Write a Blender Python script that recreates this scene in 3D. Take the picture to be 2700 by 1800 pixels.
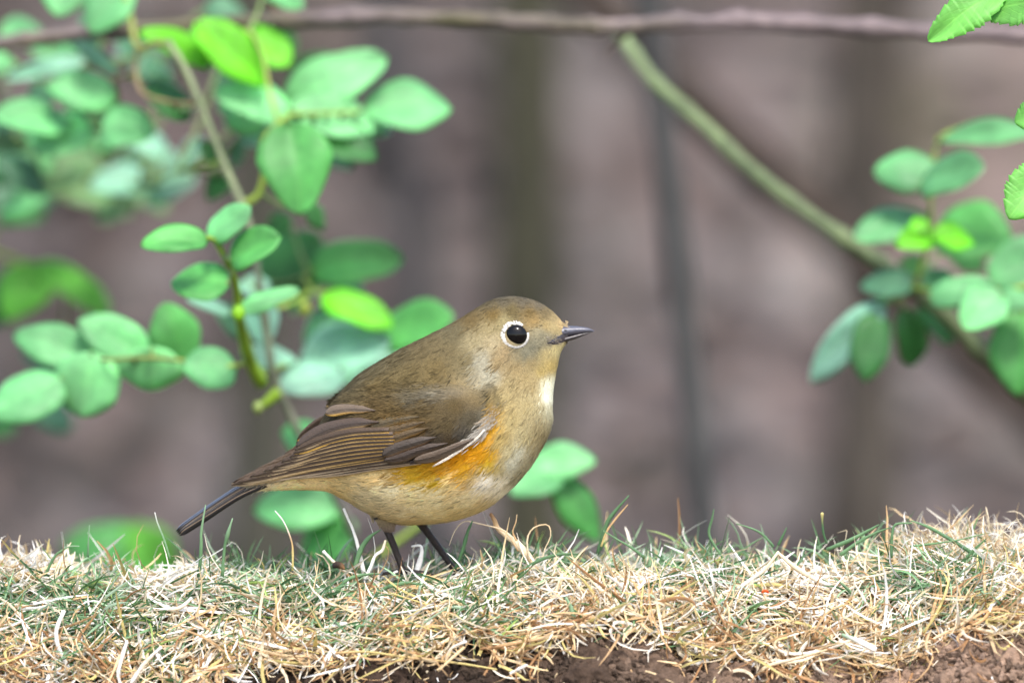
import bpy, math, random
import numpy as np
from mathutils import Vector
from mathutils.bvhtree import BVHTree

for o in list(bpy.data.objects):
    bpy.data.objects.remove(o)
SC = bpy.context.scene
COL = SC.collection
rng = np.random.default_rng(7)
random.seed(7)

# ------------------------------------------------------------------ camera
DIST = 4.0                       # metres from lens to bird
PITCH = math.radians(5.0)        # looking slightly down
FRAME_W = 0.287                  # metres across the frame at the bird
S = FRAME_W / 2700.0             # metres per photograph pixel at the bird
CP, SP = math.cos(PITCH), math.sin(PITCH)
CAM = np.array([0.0, -DIST * CP, DIST * SP])
cam_data = bpy.data.cameras.new("camera")
cam = bpy.data.objects.new("camera", cam_data)
COL.objects.link(cam)
cam.location = CAM
cam.rotation_euler = (math.pi / 2 - PITCH, 0, 0)
cam_data.sensor_width = 36.0
cam_data.lens = 36.0 * DIST / FRAME_W
cam_data.clip_start = 0.05
cam_data.clip_end = 500.0
cam_data.dof.use_dof = True
cam_data.dof.focus_distance = DIST - 0.011
cam_data.dof.aperture_fstop = 7.2
SC.camera = cam

# ------------------------------------------------------------------ sky, sun, exposure
SUN_EL, SUN_AZ = math.radians(58), math.radians(18)   # azimuth from -y (camera side) towards +x
world = bpy.data.worlds.new("World")
SC.world = world
world.use_nodes = True
wn = world.node_tree
wn.nodes.clear()
sky = wn.nodes.new("ShaderNodeTexSky")
sky.sky_type = 'NISHITA'
sky.sun_disc = False
sky.sun_elevation = SUN_EL
sky.air_density = 1.0
sky.dust_density = 2.5
sky.ozone_density = 0.6
bgn = wn.nodes.new("ShaderNodeBackground")
bgn.inputs[1].default_value = 0.14
wo = wn.nodes.new("ShaderNodeOutputWorld")
wn.links.new(sky.outputs[0], bgn.inputs[0])
wn.links.new(bgn.outputs[0], wo.inputs[0])
sun_dir = np.array([math.sin(SUN_AZ) * math.cos(SUN_EL), -math.cos(SUN_AZ) * math.cos(SUN_EL), math.sin(SUN_EL)])
sky.sun_rotation = math.atan2(sun_dir[0], sun_dir[1])
sun_data = bpy.data.lights.new("sun", 'SUN')
sun_data.energy = 1.5
sun_data.angle = math.radians(12)
sun_data.color = (1.0, 0.97, 0.93)
sun = bpy.data.objects.new("sun", sun_data)
COL.objects.link(sun)
sun.rotation_euler = Vector(sun_dir).to_track_quat('Z', 'Y').to_euler()
sun.location = (0, 0, 3)
SC.view_settings.view_transform = 'Standard'
SC.view_settings.look = 'None'
SC.view_settings.gamma = 1.0
SC.view_settings.exposure = 1.68
SC.view_settings.use_curve_mapping = False

# ------------------------------------------------------------------ helpers
def at(px, py, y=0.0):
    """world point on the vertical plane at depth y seen at photo pixel px, py"""
    px = np.asarray(px, float); py = np.asarray(py, float); y = np.asarray(y, float)
    X = (px - 1350) * S; V = (900 - py) * S
    ry = DIST * CP + V * SP
    rz = -DIST * SP + V * CP
    t = (y - CAM[1]) / ry
    return np.stack(np.broadcast_arrays(X * t, y, CAM[2] + rz * t), -1)

K = 2700.0 / 2352.0              # overview pixels -> photograph pixels
def atd(x, yy, y=0.0):
    return at(np.asarray(x, float) * K, np.asarray(yy, float) * K, y)

def lin(r, g, b, k=1.0):
    c = np.array([r, g, b], float) / 255.0
    c = np.where(c <= 0.04045, c / 12.92, ((c + 0.055) / 1.055) ** 2.4)
    return c * k

def desat(c, k=.13):
    l = float(np.dot(c, [.25, .6, .15]))
    return c * (1 - k) + l * k

def nrm(v):
    v = np.asarray(v, float)
    return v / np.maximum(np.linalg.norm(v, axis=-1, keepdims=True), 1e-12)

def rodr(v, a, ang):
    ang = np.asarray(ang)[..., None]
    return v * np.cos(ang) + np.cross(a, v) * np.sin(ang) + a * (np.sum(a * v, -1, keepdims=True)) * (1 - np.cos(ang))

def mesh_obj(name, verts, faces, mat, parent=None, cols=None, uv=None, smooth=True):
    verts = np.ascontiguousarray(verts, dtype=np.float32).reshape(-1, 3)
    me = bpy.data.meshes.new(name)
    if isinstance(faces, np.ndarray):
        m, k = faces.shape
        me.vertices.add(len(verts)); me.vertices.foreach_set('co', verts.ravel())
        me.loops.add(m * k); me.loops.foreach_set('vertex_index', faces.astype(np.int32).ravel())
        me.polygons.add(m)
        me.polygons.foreach_set('loop_start', np.arange(0, m * k, k, dtype=np.int32))
        me.update(calc_edges=True)
    else:
        me.from_pydata(verts.tolist(), [], faces)
        me.update()
    me.polygons.foreach_set('use_smooth', np.full(len(me.polygons), smooth))
    if cols is not None:
        cols = np.asarray(cols, np.float32)
        if cols.ndim == 1:
            cols = np.tile(cols, (len(verts), 1))
        if cols.shape[1] == 3:
            cols = np.concatenate([cols, np.ones((len(cols), 1), np.float32)], 1)
        a = me.color_attributes.new('Col', 'FLOAT_COLOR', 'POINT')
        a.data.foreach_set('color', np.ascontiguousarray(cols).ravel())
    if uv is not None:
        a = me.attributes.new('LeafUV', 'FLOAT_VECTOR', 'POINT')
        u3 = np.zeros((len(verts), 3), np.float32); u3[:, :2] = uv
        a.data.foreach_set('vector', u3.ravel())
    me.materials.append(mat)
    o = bpy.data.objects.new(name, me)
    COL.objects.link(o)
    if parent is not None:
        o.parent = parent
        o.matrix_parent_inverse = parent.matrix_world.inverted()
    return o

def empty(name, loc, label, cat, group=None):
    o = bpy.data.objects.new(name, None)
    COL.objects.link(o)
    o.empty_display_size = 0.01
    o.location = [float(v) for v in loc]
    bpy.context.view_layer.update()
    tag(o, label, cat, group)
    return o

def tag(o, label=None, cat=None, group=None, kind=None):
    if label: o['label'] = label
    if cat: o['category'] = cat
    if group: o['group'] = group
    if kind: o['kind'] = kind
    return o

def catmull(pts, n):
    pts = np.asarray(pts, float)
    if len(pts) == 2:
        t = np.linspace(0, 1, n)[:, None]
        return pts[0] * (1 - t) + pts[1] * t
    P = np.vstack([2 * pts[0] - pts[1], pts, 2 * pts[-1] - pts[-2]])
    m = len(pts) - 1
    out = []
    for u in np.linspace(0, m, n):
        i = min(int(u), m - 1); t = u - i
        a, b, c, d = P[i], P[i + 1], P[i + 2], P[i + 3]
        out.append(0.5 * (2 * b + (c - a) * t + (2 * a - 5 * b + 4 * c - d) * t * t + (3 * b - a - 3 * c + d) * t ** 3))
    return np.array(out)

def grid_faces(nu, nv, wrap_v=False):
    i = np.arange(nu - 1)[:, None]; j = np.arange(nv if wrap_v else nv - 1)[None, :]
    j2 = (j + 1) % nv
    return np.stack([i * nv + j, i * nv + j2, (i + 1) * nv + j2, (i + 1) * nv + j], -1).reshape(-1, 4)

def vnoise(p, seed=0):
    """cheap 3D value noise, vectorised"""
    p = np.asarray(p, float)
    i = np.floor(p).astype(np.int64); f = p - i
    f = f * f * (3 - 2 * f)
    def h(ix, iy, iz):
        n = (ix * 374761393 + iy * 668265263 + iz * 2147483647 + seed * 974634777) & 0xffffffff
        n = ((n ^ (n >> 13)) * 1274126177) & 0xffffffff
        n = n ^ (n >> 16)
        return (n & 0xffff) / 65535.0
    r = 0
    for dx in (0, 1):
        for dy in (0, 1):
            for dz in (0, 1):
                w = (f[..., 0] if dx else 1 - f[..., 0]) * (f[..., 1] if dy else 1 - f[..., 1]) * (f[..., 2] if dz else 1 - f[..., 2])
                r = r + w * h(i[..., 0] + dx, i[..., 1] + dy, i[..., 2] + dz)
    return r * 2 - 1

def fbm(p, oct=4, seed=0):
    p = np.asarray(p, float); a = 1.0; r = 0
    for k in range(oct):
        r = r + a * vnoise(p, seed + k); p = p * 2.03; a *= 0.5
    return r

def tube(path, radii, nseg=10, rough=0.0, seed=0, cap=True):
    """verts, faces of a tapered tube along a path"""
    path = np.asarray(path, float); n = len(path)
    radii = np.broadcast_to(np.asarray(radii, float), (n,))
    T = nrm(np.gradient(path, axis=0))
    up = np.array([0, -1.0, 0.13])
    vs = []
    ref = nrm(np.cross(T[0], up) if abs(np.dot(T[0], nrm(up))) < .95 else np.cross(T[0], [1, 0, 0]))
    for i in range(n):
        ref = nrm(ref - T[i] * np.dot(ref, T[i]))
        b = np.cross(T[i], ref)
        a = np.linspace(0, 2 * math.pi, nseg, endpoint=False)
        r = np.full(nseg, radii[i])
        ring = path[i] + np.outer(np.cos(a), ref) * r[:, None] + np.outer(np.sin(a), b) * r[:, None]
        if rough:
            d = fbm(ring / (radii.max() * 2.2), 3, seed)
            ring = ring + nrm(ring - path[i]) * (d * rough * radii[i])[:, None]
        vs.append(ring)
    V = np.concatenate(vs)
    F = grid_faces(n, nseg, True)
    if cap:
        V = np.vstack([V, path[0] - T[0] * radii[0] * .3, path[-1] + T[-1] * radii[-1] * .5])
        c0, c1 = len(V) - 2, len(V) - 1
        j = np.arange(nseg); j2 = (j + 1) % nseg
        F = np.vstack([F, np.stack([j2, j, np.full(nseg, c0), np.full(nseg, c0)], -1)[:, [0, 1, 2, 2]],
                       np.stack([(n - 1) * nseg + j, (n - 1) * nseg + j2, np.full(nseg, c1), np.full(nseg, c1)], -1)])
        quads = F[:grid_faces(n, nseg, True).shape[0]]
        tris = F[len(quads):, :3]
        return V, [list(map(int, q)) for q in quads] + [list(map(int, q)) for q in tris]
    return V, F

def strips(P0, D0, side, L, W, axis, bend, K=6, c0=None, c1=None, prof=None, fold=0.0, kink=None):
    """many tapered ribbons at once. All inputs have n rows."""
    n = len(P0)
    P = P0.copy(); D = nrm(D0); sd = nrm(side); ax = nrm(axis)
    if prof is None:
        t = np.linspace(0, 1, K + 1)
        prof = np.clip((0.75 + 0.9 * t) * (1 - t ** 2.2), 0.04, 1)
    vs = []; cs = []
    for k in range(K + 1):
        w = (W * prof[k] * 0.5)[:, None]
        N = np.cross(D, sd)
        if fold:
            vs.append(np.stack([P - sd * w + N * w * fold, P - N * w * fold * .4, P + sd * w + N * w * fold], 1))
        else:
            vs.append(np.stack([P - sd * w, P + sd * w], 1))
        t = k / K
        cs.append(c0 * (1 - t) + c1 * t)
        if k < K:
            P = P + D * (L / K)[:, None]
            a = bend / K
            if kink is not None:
                a = a + np.where(kink[0] == k, kink[1], 0.0)
            D = rodr(D, ax, a); sd = rodr(sd, ax, a)
    m = 3 if fold else 2
    V = np.stack(vs, 1)                       # n, K+1, m, 3
    C = np.repeat(np.stack(cs, 1)[:, :, None, :], m, 2)
    base = (np.arange(n) * (K + 1) * m)[:, None, None]
    F = (grid_faces(K + 1, m)[None] + base).reshape(-1, 4)
    return V.reshape(-1, 3), F, C.reshape(-1, 3)

# ------------------------------------------------------------------ materials
def new_mat(name):
    m = bpy.data.materials.new(name); m.use_nodes = True
    nt = m.node_tree; nt.nodes.clear()
    out = nt.nodes.new('ShaderNodeOutputMaterial')
    return m, nt, out

def vc_mat(name, rough=0.7, spec=0.3, transl=0.0, noise_scale=0, noise_amt=0.0, bump=0.0, bump_scale=800, sheen=0.0, stretch=None, tcol=(1, 1, 1)):
    """vertex-colour driven surface with procedural mottling and fine relief"""
    m, nt, out = new_mat(name)
    N = nt.nodes; Lk = nt.links
    at_ = N.new('ShaderNodeAttribute'); at_.attribute_name = 'Col'
    col = at_.outputs['Color']
    tc = N.new('ShaderNodeTexCoord')
    vec = tc.outputs['Object']
    if stretch:
        mp = N.new('ShaderNodeMapping'); mp.inputs['Scale'].default_value = stretch
        Lk.new(vec, mp.inputs[0]); vec = mp.outputs[0]
    if noise_amt:
        nz = N.new('ShaderNodeTexNoise'); nz.inputs['Scale'].default_value = noise_scale
        nz.inputs['Detail'].default_value = 5; nz.inputs['Roughness'].default_value = .6
        Lk.new(vec, nz.inputs['Vector'])
        mr = N.new('ShaderNodeMapRange'); mr.inputs[1].default_value = .25; mr.inputs[2].default_value = .75
        mr.inputs[3].default_value = 1 - noise_amt; mr.inputs[4].default_value = 1 + noise_amt
        Lk.new(nz.outputs[0], mr.inputs[0])
        mx = N.new('ShaderNodeVectorMath'); mx.operation = 'SCALE'
        Lk.new(col, mx.inputs[0]); Lk.new(mr.outputs[0], mx.inputs['Scale']); col = mx.outputs[0]
    p = N.new('ShaderNodeBsdfPrincipled')
    Lk.new(col, p.inputs['Base Color'])
    p.inputs['Roughness'].default_value = rough
    p.inputs['Specular IOR Level'].default_value = spec
    if sheen:
        p.inputs['Sheen Weight'].default_value = sheen
    if bump:
        nb = N.new('ShaderNodeTexNoise'); nb.inputs['Scale'].default_value = bump_scale; nb.inputs['Detail'].default_value = 6
        Lk.new(vec, nb.inputs['Vector'])
        bp = N.new('ShaderNodeBump'); bp.inputs['Strength'].default_value = bump; bp.inputs['Distance'].default_value = 0.001
        Lk.new(nb.outputs[0], bp.inputs['Height']); Lk.new(bp.outputs[0], p.inputs['Normal'])
    sh = p.outputs[0]
    if transl:
        tr = N.new('ShaderNodeBsdfTranslucent')
        tm = N.new('ShaderNodeVectorMath'); tm.operation = 'MULTIPLY'; tm.inputs[1].default_value = tcol
        Lk.new(col, tm.inputs[0]); Lk.new(tm.outputs[0], tr.inputs[0])
        ms = N.new('ShaderNodeMixShader'); ms.inputs[0].default_value = transl
        Lk.new(sh, ms.inputs[1]); Lk.new(tr.outputs[0], ms.inputs[2]); sh = ms.outputs[0]
    Lk.new(sh, out.inputs[0])
    return m

def leaf_mat():
    m, nt, out = new_mat('rose_leaf')
    N = nt.nodes; Lk = nt.links
    a = N.new('ShaderNodeAttribute'); a.attribute_name = 'Col'
    u = N.new('ShaderNodeAttribute'); u.attribute_name = 'LeafUV'
    sep = N.new('ShaderNodeSeparateXYZ'); Lk.new(u.outputs['Vector'], sep.inputs[0])
    ab = N.new('ShaderNodeMath'); ab.operation = 'ABSOLUTE'; Lk.new(sep.outputs[1], ab.inputs[0])
    # side veins: stripes of (u - 0.6|v|)
    mu = N.new('ShaderNodeMath'); mu.operation = 'MULTIPLY_ADD'; mu.inputs[1].default_value = -0.45
    Lk.new(ab.outputs[0], mu.inputs[0]); Lk.new(sep.outputs[0], mu.inputs[2])
    fr = N.new('ShaderNodeMath'); fr.operation = 'MULTIPLY'; fr.inputs[1].default_value = 44.0; Lk.new(mu.outputs[0], fr.inputs[0])
    sn = N.new('ShaderNodeMath'); sn.operation = 'SINE'; Lk.new(fr.outputs[0], sn.inputs[0])
    pw = N.new('ShaderNodeMapRange'); pw.inputs[1].default_value = .75; pw.inputs[2].default_value = 1.0; pw.inputs[3].default_value = 0; pw.inputs[4].default_value = .55
    Lk.new(sn.outputs[0], pw.inputs[0])
    mid = N.new('ShaderNodeMapRange'); mid.inputs[1].default_value = .0; mid.inputs[2].default_value = .09; mid.inputs[3].default_value = 1.0; mid.inputs[4].default_value = 0
    Lk.new(ab.outputs[0], mid.inputs[0])
    mxv = N.new('ShaderNodeMath'); mxv.operation = 'MAXIMUM'; Lk.new(pw.outputs[0], mxv.inputs[0]); Lk.new(mid.outputs[0], mxv.inputs[1])
    vein = N.new('ShaderNodeMix'); vein.data_type = 'RGBA'; vein.blend_type = 'MIX'
    sc = N.new('ShaderNodeMath'); sc.operation = 'MULTIPLY'; sc.inputs[1].default_value = 0.5; Lk.new(mxv.outputs[0], sc.inputs[0])
    Lk.new(sc.outputs[0], vein.inputs[0])
    Lk.new(a.outputs['Color'], vein.inputs[6])
    lt = N.new('ShaderNodeVectorMath'); lt.operation = 'MULTIPLY'; lt.inputs[1].default_value = (1.5, 1.25, 1.3)
    Lk.new(a.outputs['Color'], lt.inputs[0]); Lk.new(lt.outputs[0], vein.inputs[7])
    tc = N.new('ShaderNodeTexCoord')
    nz = N.new('ShaderNodeTexNoise'); nz.inputs['Scale'].default_value = 260; nz.inputs['Detail'].default_value = 3
    Lk.new(tc.outputs['Object'], nz.inputs['Vector'])
    mr = N.new('ShaderNodeMapRange'); mr.inputs[1].default_value = .3; mr.inputs[2].default_value = .7; mr.inputs[3].default_value = .85; mr.inputs[4].default_value = 1.15
    Lk.new(nz.outputs[0], mr.inputs[0])
    cm = N.new('ShaderNodeVectorMath'); cm.operation = 'SCALE'; Lk.new(vein.outputs[2], cm.inputs[0]); Lk.new(mr.outputs[0], cm.inputs['Scale'])
    p = N.new('ShaderNodeBsdfPrincipled'); Lk.new(cm.outputs[0], p.inputs['Base Color'])
    p.inputs['Roughness'].default_value = .5; p.inputs['Specular IOR Level'].default_value = .4
    bp = N.new('ShaderNodeBump'); bp.inputs['Strength'].default_value = .3; bp.inputs['Distance'].default_value = .0004; bp.invert = True
    Lk.new(mxv.outputs[0], bp.inputs['Height']); Lk.new(bp.outputs[0], p.inputs['Normal'])
    tr = N.new('ShaderNodeBsdfTranslucent')
    tm = N.new('ShaderNodeVectorMath'); tm.operation = 'MULTIPLY'; tm.inputs[1].default_value = (1.2, 1.25, .6)
    Lk.new(cm.outputs[0], tm.inputs[0]); Lk.new(tm.outputs[0], tr.inputs[0])
    ms = N.new('ShaderNodeMixShader'); ms.inputs[0].default_value = .42
    Lk.new(p.outputs[0], ms.inputs[1]); Lk.new(tr.outputs[0], ms.inputs[2]); Lk.new(ms.outputs[0], out.inputs[0])
    return m

M_PLUME = vc_mat('plumage', .85, .12, 0.32, 900, .12)
M_SKIN = vc_mat('body_down', .9, .1, 0, 1500, .3, .4, 3000)
M_FEATH = vc_mat('flight_feather', .55, .3, 0, 500, .12, .35, 2500, stretch=(.3, 1, 1))
M_EYE = vc_mat('eye', .03, .2)
M_BEAK = vc_mat('beak_horn', .33, .5, 0, 900, .2, .12, 1800)
M_LEG = vc_mat('leg_scales', .42, .35, 0, 1200, .25, .5, 2400, stretch=(.6, .6, 1.6))
M_STRAW = vc_mat('dry_straw', .6, .3, .22, 700, .16, .3, 1500, tcol=(1, .93, .75))
M_GRASS = vc_mat('green_blade', .45, .45, .25, 500, .15, .2, 1500, tcol=(1.1, 1.15, .5))
M_SOIL = vc_mat('soil', .95, .12, 0, 420, .35, 1.0, 700)
M_CLOD = vc_mat('soil_crumb', .95, .12, 0, 900, .3, .8, 1600)
M_BARK = vc_mat('cane_bark', .6, .35, 0, 160, .35, .6, 420)
M_TWIG = vc_mat('green_twig', .5, .4, .05, 200, .2, .3, 500)
M_LEAF = leaf_mat()
M_LITTER = vc_mat('leaf_litter', .8, .2, .1, 60, .25, .4, 120)
M_GROUND = vc_mat('forest_floor', .95, .1, 0, 7, .45, .8, 60)
M_TRUNK = vc_mat('sapling_bark', .85, .2, 0, 40, .35, .8, 120)

# ------------------------------------------------------------------ forest floor behind (structure)
def ground_z(x, y):
    x = np.asarray(x, float); y = np.asarray(y, float)
    z = -0.35 + 0.25 * np.clip(y - 1.4, 0, None)
    z = np.where(y > 9, -0.35 + 0.25 * 7.6 + 0.03 * (y - 9), z)
    z = z + 0.035 * fbm(np.stack([x * 1.3, y * 1.3, x * 0], -1), 3, 11) * np.clip(1.5 - abs(y - 2) * .02, .3, 1)
    return z
gx = np.unique(np.concatenate([np.linspace(-150, -4, 18), np.linspace(-4, 4, 90), np.linspace(4, 150, 18)]))
gy = np.unique(np.concatenate([np.linspace(-60, -1, 16), np.linspace(-1, 6, 90), np.linspace(6, 200, 24)]))
GX, GY = np.meshgrid(gx, gy, indexing='ij')
GV = np.stack([GX, GY, ground_z(GX, GY)], -1).reshape(-1, 3)
gn = fbm(np.stack([GV[:, 0] * 5, GV[:, 1] * 3, GV[:, 0] * 0], -1), 3, 5)
gc = lin(112, 98, 92, .8)[None] * (1 + .5 * gn[:, None])
ground = mesh_obj('ground', GV, grid_faces(len(gx), len(gy))[:, ::-1], M_GROUND, cols=np.clip(gc, .01, 1))
tag(ground, 'brown leaf strewn woodland floor sloping up behind the bank', 'ground', kind='structure')

# leaf litter lying on it
n = 16000
lx = rng.uniform(-1.4, 1.4, n); ly = rng.uniform(0.25, 4.8, n)
lx *= 0.35 + 0.25 * ly
pal = np.array([lin(174, 164, 158), lin(160, 149, 144), lin(142, 132, 126), lin(118, 108, 100), lin(92, 84, 72), lin(176, 166, 158), lin(146, 124, 110)]) * .44
patch = fbm(np.stack([lx * 9, ly * 3.2, lx * 0], -1), 2, 33)
idx = np.clip((rng.random(n) * 4.2 + 1.5 - patch * 1.3), 0, 6).astype(int)
lc = pal[idx] * rng.uniform(.8, 1.2, (n, 1))
moss = np.clip(fbm(np.stack([lx * 3.1 + 4, ly * 1.3, lx * 0], -1), 2, 71) * 1.3 - .1, 0, .8)[:, None]
lc = lc * (1 - moss) + lin(142, 138, 98, .5) * moss
ang = rng.uniform(0, 2 * math.pi, n)
d = np.stack([np.cos(ang), np.sin(ang), rng.uniform(-.25, .45, n)], -1)
upv = nrm(np.stack([rng.normal(0, .35, n), rng.normal(-.2, .35, n), np.ones(n)], -1))
sd = np.cross(d, upv)
prof = np.array([.15, .75, 1, .85, .1])
V, F, C = strips(np.stack([lx, ly, ground_z(lx, ly) + rng.uniform(.002, .03, n)], -1), d, sd, rng.uniform(.025, .055, n), rng.uniform(.015, .032, n),
                 sd, rng.normal(0, 1.0, n), K=4, c0=lc, c1=lc, prof=prof, fold=.25)
o = mesh_obj('leaf_litter', V, F, M_LITTER, cols=C)
tag(o, 'carpet of dry fallen leaves on the slope behind', 'fallen leaves', kind='stuff')

# saplings, far out of focus
def sapling(px0, py0, px1, py1, y, r, col, label, lean_y=0.0):
    a = at(px0, py0, y + lean_y); b = at(px1, py1, y)
    dirv = (a - b) / (a[2] - b[2])
    zb = float(ground_z(b[0], y)) - .03
    root = b + dirv * (zb - b[2])
    top = root + dirv * 1.7
    e = empty('sapling', root, label, 'sapling', 'bare saplings behind the bank')
    t = np.linspace(0, 1, 26)[:, None]
    path = root * (1 - t) + top * t
    path[:, 0] += fbm(np.stack([t[:, 0] * 5, t[:, 0] * 0, t[:, 0] * 0 + px0], -1), 2, 3) * r * 1.3
    rad = r * (1.25 - .75 * t[:, 0])
    V, F = tube(path, rad, 12, .18, int(px0))
    cc = np.clip(col[None] * (1 + .4 * fbm(V * 14, 3, 9)[:, None]), .01, 1)
    mesh_obj('trunk', V, F, M_TRUNK, e, cc)
    for k in range(5):
        i = 15 + 2 * k
        p0 = path[i]; aa = rng.uniform(0, 6.28)
        dv = np.array([math.cos(aa) * .8, math.sin(aa) * .8, .9])
        q = np.array([p0, p0 + dv * .12, p0 + dv * .25 + [0, 0, .06], p0 + dv * .36 + [0, 0, .14]])
        V, F = tube(catmull(q, 9), np.linspace(rad[i] * .5, rad[i] * .12, 9), 8, .15, k)
        mesh_obj('limb', V, F, M_TRUNK, e, np.tile(col, (len(V), 1)))
sapling(1715, 150, 1855, 1400, .55, .0046, lin(94, 93, 90, .38), 'thin grey sapling stem right of the bird, slightly leaning')
sapling(1440, 100, 1425, 1380, 1.35, .0125, lin(92, 90, 70, .42), 'mossy olive sapling stem rising behind the head of the bird')
sapling(2235, 300, 2240, 1400, 1.25, .010, lin(92, 84, 74, .5), 'brown sapling stem behind the grass at right')
sapling(2420, 0, 2330, 700, 1.5, .009, lin(82, 72, 62, .5), 'dark leaning sapling stem behind the right rose leaves')
sapling(650, 300, 690, 1380, 1.25, .012, lin(80, 78, 66, .6), 'dusky sapling stem behind the tail of the bird')
sapling(1010, 200, 1090, 900, 1.5, .007, lin(92, 90, 88, .6), 'faint grey sapling stem above the back of the bird')
sapling(1700, 100, 2260, 620, .9, .0065, lin(84, 72, 62, .45), 'dark slanting sapling stem behind the green cane')

# ------------------------------------------------------------------ turf bank (structure)
TX = np.array([-3500, -1200, 0, 250, 500, 800, 1100, 1300, 1600, 1900, 2200, 2450, 2700, 3800, 6000], float)
TOP = np.array([1600, 1550, 1520, 1536, 1530, 1540, 1544, 1526, 1516, 1508, 1516, 1496, 1480, 1460, 1550], float)
BORD = np.array([1760, 1800, 1800, 1818, 1805, 1762, 1726, 1694, 1684, 1724, 1765, 1704, 1640, 1640, 1700], float)
KT = np.array([-1.2, -0.7, -0.25, 0.0, 0.35, 0.65, 1.0, 1.25, 1.6, 2.1, 2.8])
KY = np.array([.30, .14, .042, .020, -.004, -.020, -.033, -.042, -.055, -.088, -.16])
def bank(px, t):
    px = np.asarray(px, float); t = np.asarray(t, float)
    top = np.interp(px, TX, TOP); bd = np.interp(px, TX, BORD)
    # smooth the piecewise profile a little with noise
    top = top + 9 * fbm(np.stack([px / 130, t * 0, t * 0], -1), 2, 21)
    bd = bd + 26 * fbm(np.stack([px / 110, t * 0 + 3, t * 0], -1), 3, 22)
    offs = [None] * len(KT)
    h = bd - top
    offs = [top + 2600, top + 1000, top + 110, top + 24, top + 42, top + .42 * h, bd, bd + 62, bd + 210, bd + 800, bd + 3200]
    A = np.stack([np.broadcast_to(v, px.shape) for v in offs], -1)
    y = np.interp(t, KT, KY)
    i = np.clip(np.searchsorted(KT, t) - 1, 0, len(KT) - 2)
    f = (t - KT[i]) / (KT[i + 1] - KT[i])
    # catmull style smooth interpolation of rows
    def take(j):
        return np.take_along_axis(A, np.clip(j, 0, len(KT) - 1)[..., None], -1)[..., 0]
    a, b, c, d_ = take(i - 1), take(i), take(i + 1), take(i + 2)
    lo = (t < -.3) | (t > 1.6)
    cm = 0.5 * (2 * b + (c - a) * f + (2 * a - 5 * b + 4 * c - d_) * f * f + (3 * b - a - 3 * c + d_) * f ** 3)
    py = np.where(lo, b * (1 - f) + c * f, cm)
    return at(px, py, y)
def bank_frame(px, t):
    p = bank(px, t)
    dx = bank(px + 8, t) - bank(px - 8, t)
    dt = bank(px, t + .04) - bank(px, t - .04)
    nn = nrm(np.cross(dt, dx))
    nn = np.where(nn[..., 2:3] < 0, -nn, nn)
    return p, nn, nrm(dx), nrm(dt)

bx = np.unique(np.concatenate([np.linspace(-3500, -300, 120), np.linspace(-300, 3000, 620), np.linspace(3000, 6000, 110)]))
bt = np.unique(np.concatenate([np.linspace(-1.2, -.25, 20), np.linspace(-.25, .9, 46), np.linspace(.9, 1.75, 120), np.linspace(1.75, 2.8, 24)]))
BX, BT = np.meshgrid(bx, bt, indexing='ij')
p, nn, _, _ = bank_frame(BX, BT)
amp = np.interp(BT, [.6, 1.0, 1.2], [.0007, .0012, .0022])
q = p * 1.0
dsp = fbm(q * 160, 5, 41) * amp + np.abs(fbm(q * 420, 3, 44)) * amp * .55
cr = np.abs(fbm(q * 95, 3, 47)); dsp = dsp - np.clip(.09 - cr, 0, .09) * 9 * amp
p = p + nn * dsp[..., None]
sn = fbm(q * 60, 4, 51)
warm = np.clip((BX - 1300) / 1100, 0, 1)
soil_c = (lin(70, 56, 46, .6)[None, None] * (1 - warm[..., None]) + lin(152, 126, 106, .62)[None, None] * warm[..., None]) * (1 + .45 * sn[..., None])
thatch_c = lin(120, 92, 58, .5)[None, None] * (1 + .4 * sn[..., None])
wt = np.clip((BT - .85) / .2, 0, 1)[..., None]
bc = thatch_c * (1 - wt) + soil_c * wt
o = mesh_obj('turf_bank', p.reshape(-1, 3), grid_faces(len(bx), len(bt)), M_SOIL, cols=np.clip(bc, .005, 1).reshape(-1, 3))
tag(o, 'crumbly brown soil bank under the turf', 'soil bank', kind='structure')

# crumbs of soil
ico_v = nrm(np.array([[0, 0, 1], [.894, 0, .447], [.276, .851, .447], [-.724, .526, .447], [-.724, -.526, .447], [.276, -.851, .447],
                      [.724, .526, -.447], [-.276, .851, -.447], [-.894, 0, -.447], [-.276, -.851, -.447], [.724, -.526, -.447], [0, 0, -1]]))
ico_f = np.array([[0, 1, 2], [0, 2, 3], [0, 3, 4], [0, 4, 5], [0, 5, 1], [1, 6, 2], [2, 7, 3], [3, 8, 4], [4, 9, 5], [5, 10, 1],
                  [6, 7, 2], [7, 8, 3], [8, 9, 4], [9, 10, 5], [10, 6, 1], [11, 7, 6], [11, 8, 7], [11, 9, 8], [11, 10, 9], [11, 6, 10]])
def crumbs(n, xlo, xhi, tlo, thi, rlo, rhi, seed):
    r_ = np.random.default_rng(seed)
    px = r_.uniform(xlo, xhi, n); t = r_.uniform(tlo, thi, n)
    p, nn, dx, dt = bank_frame(px, t)
    rad = rlo + (rhi - rlo) * r_.random(n) ** 3
    V = ico_v[None] * rad[:, None, None] * r_.uniform(.6, 1.35, (n, 12, 1)) * r_.uniform(.7, 1.3, (n, 1, 3))
    V = V + (p + nn * rad[:, None] * .35)[:, None]
    w = np.clip((px - 1300) / 1100, 0, 1)[:, None]
    c = (lin(68, 56, 46, .6) * (1 - w) + lin(156, 130, 110, .62) * w) * r_.uniform(.5, 1.5, (n, 1))
    F = (ico_f[None] + (np.arange(n) * 12)[:, None, None]).reshape(-1, 3)
    return V.reshape(-1, 3), F, np.repeat(c, 12, 0)
V1, F1, C1 = crumbs(14000, -500, 3200, .98, 1.75, .00015, .0015, 3)
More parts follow.
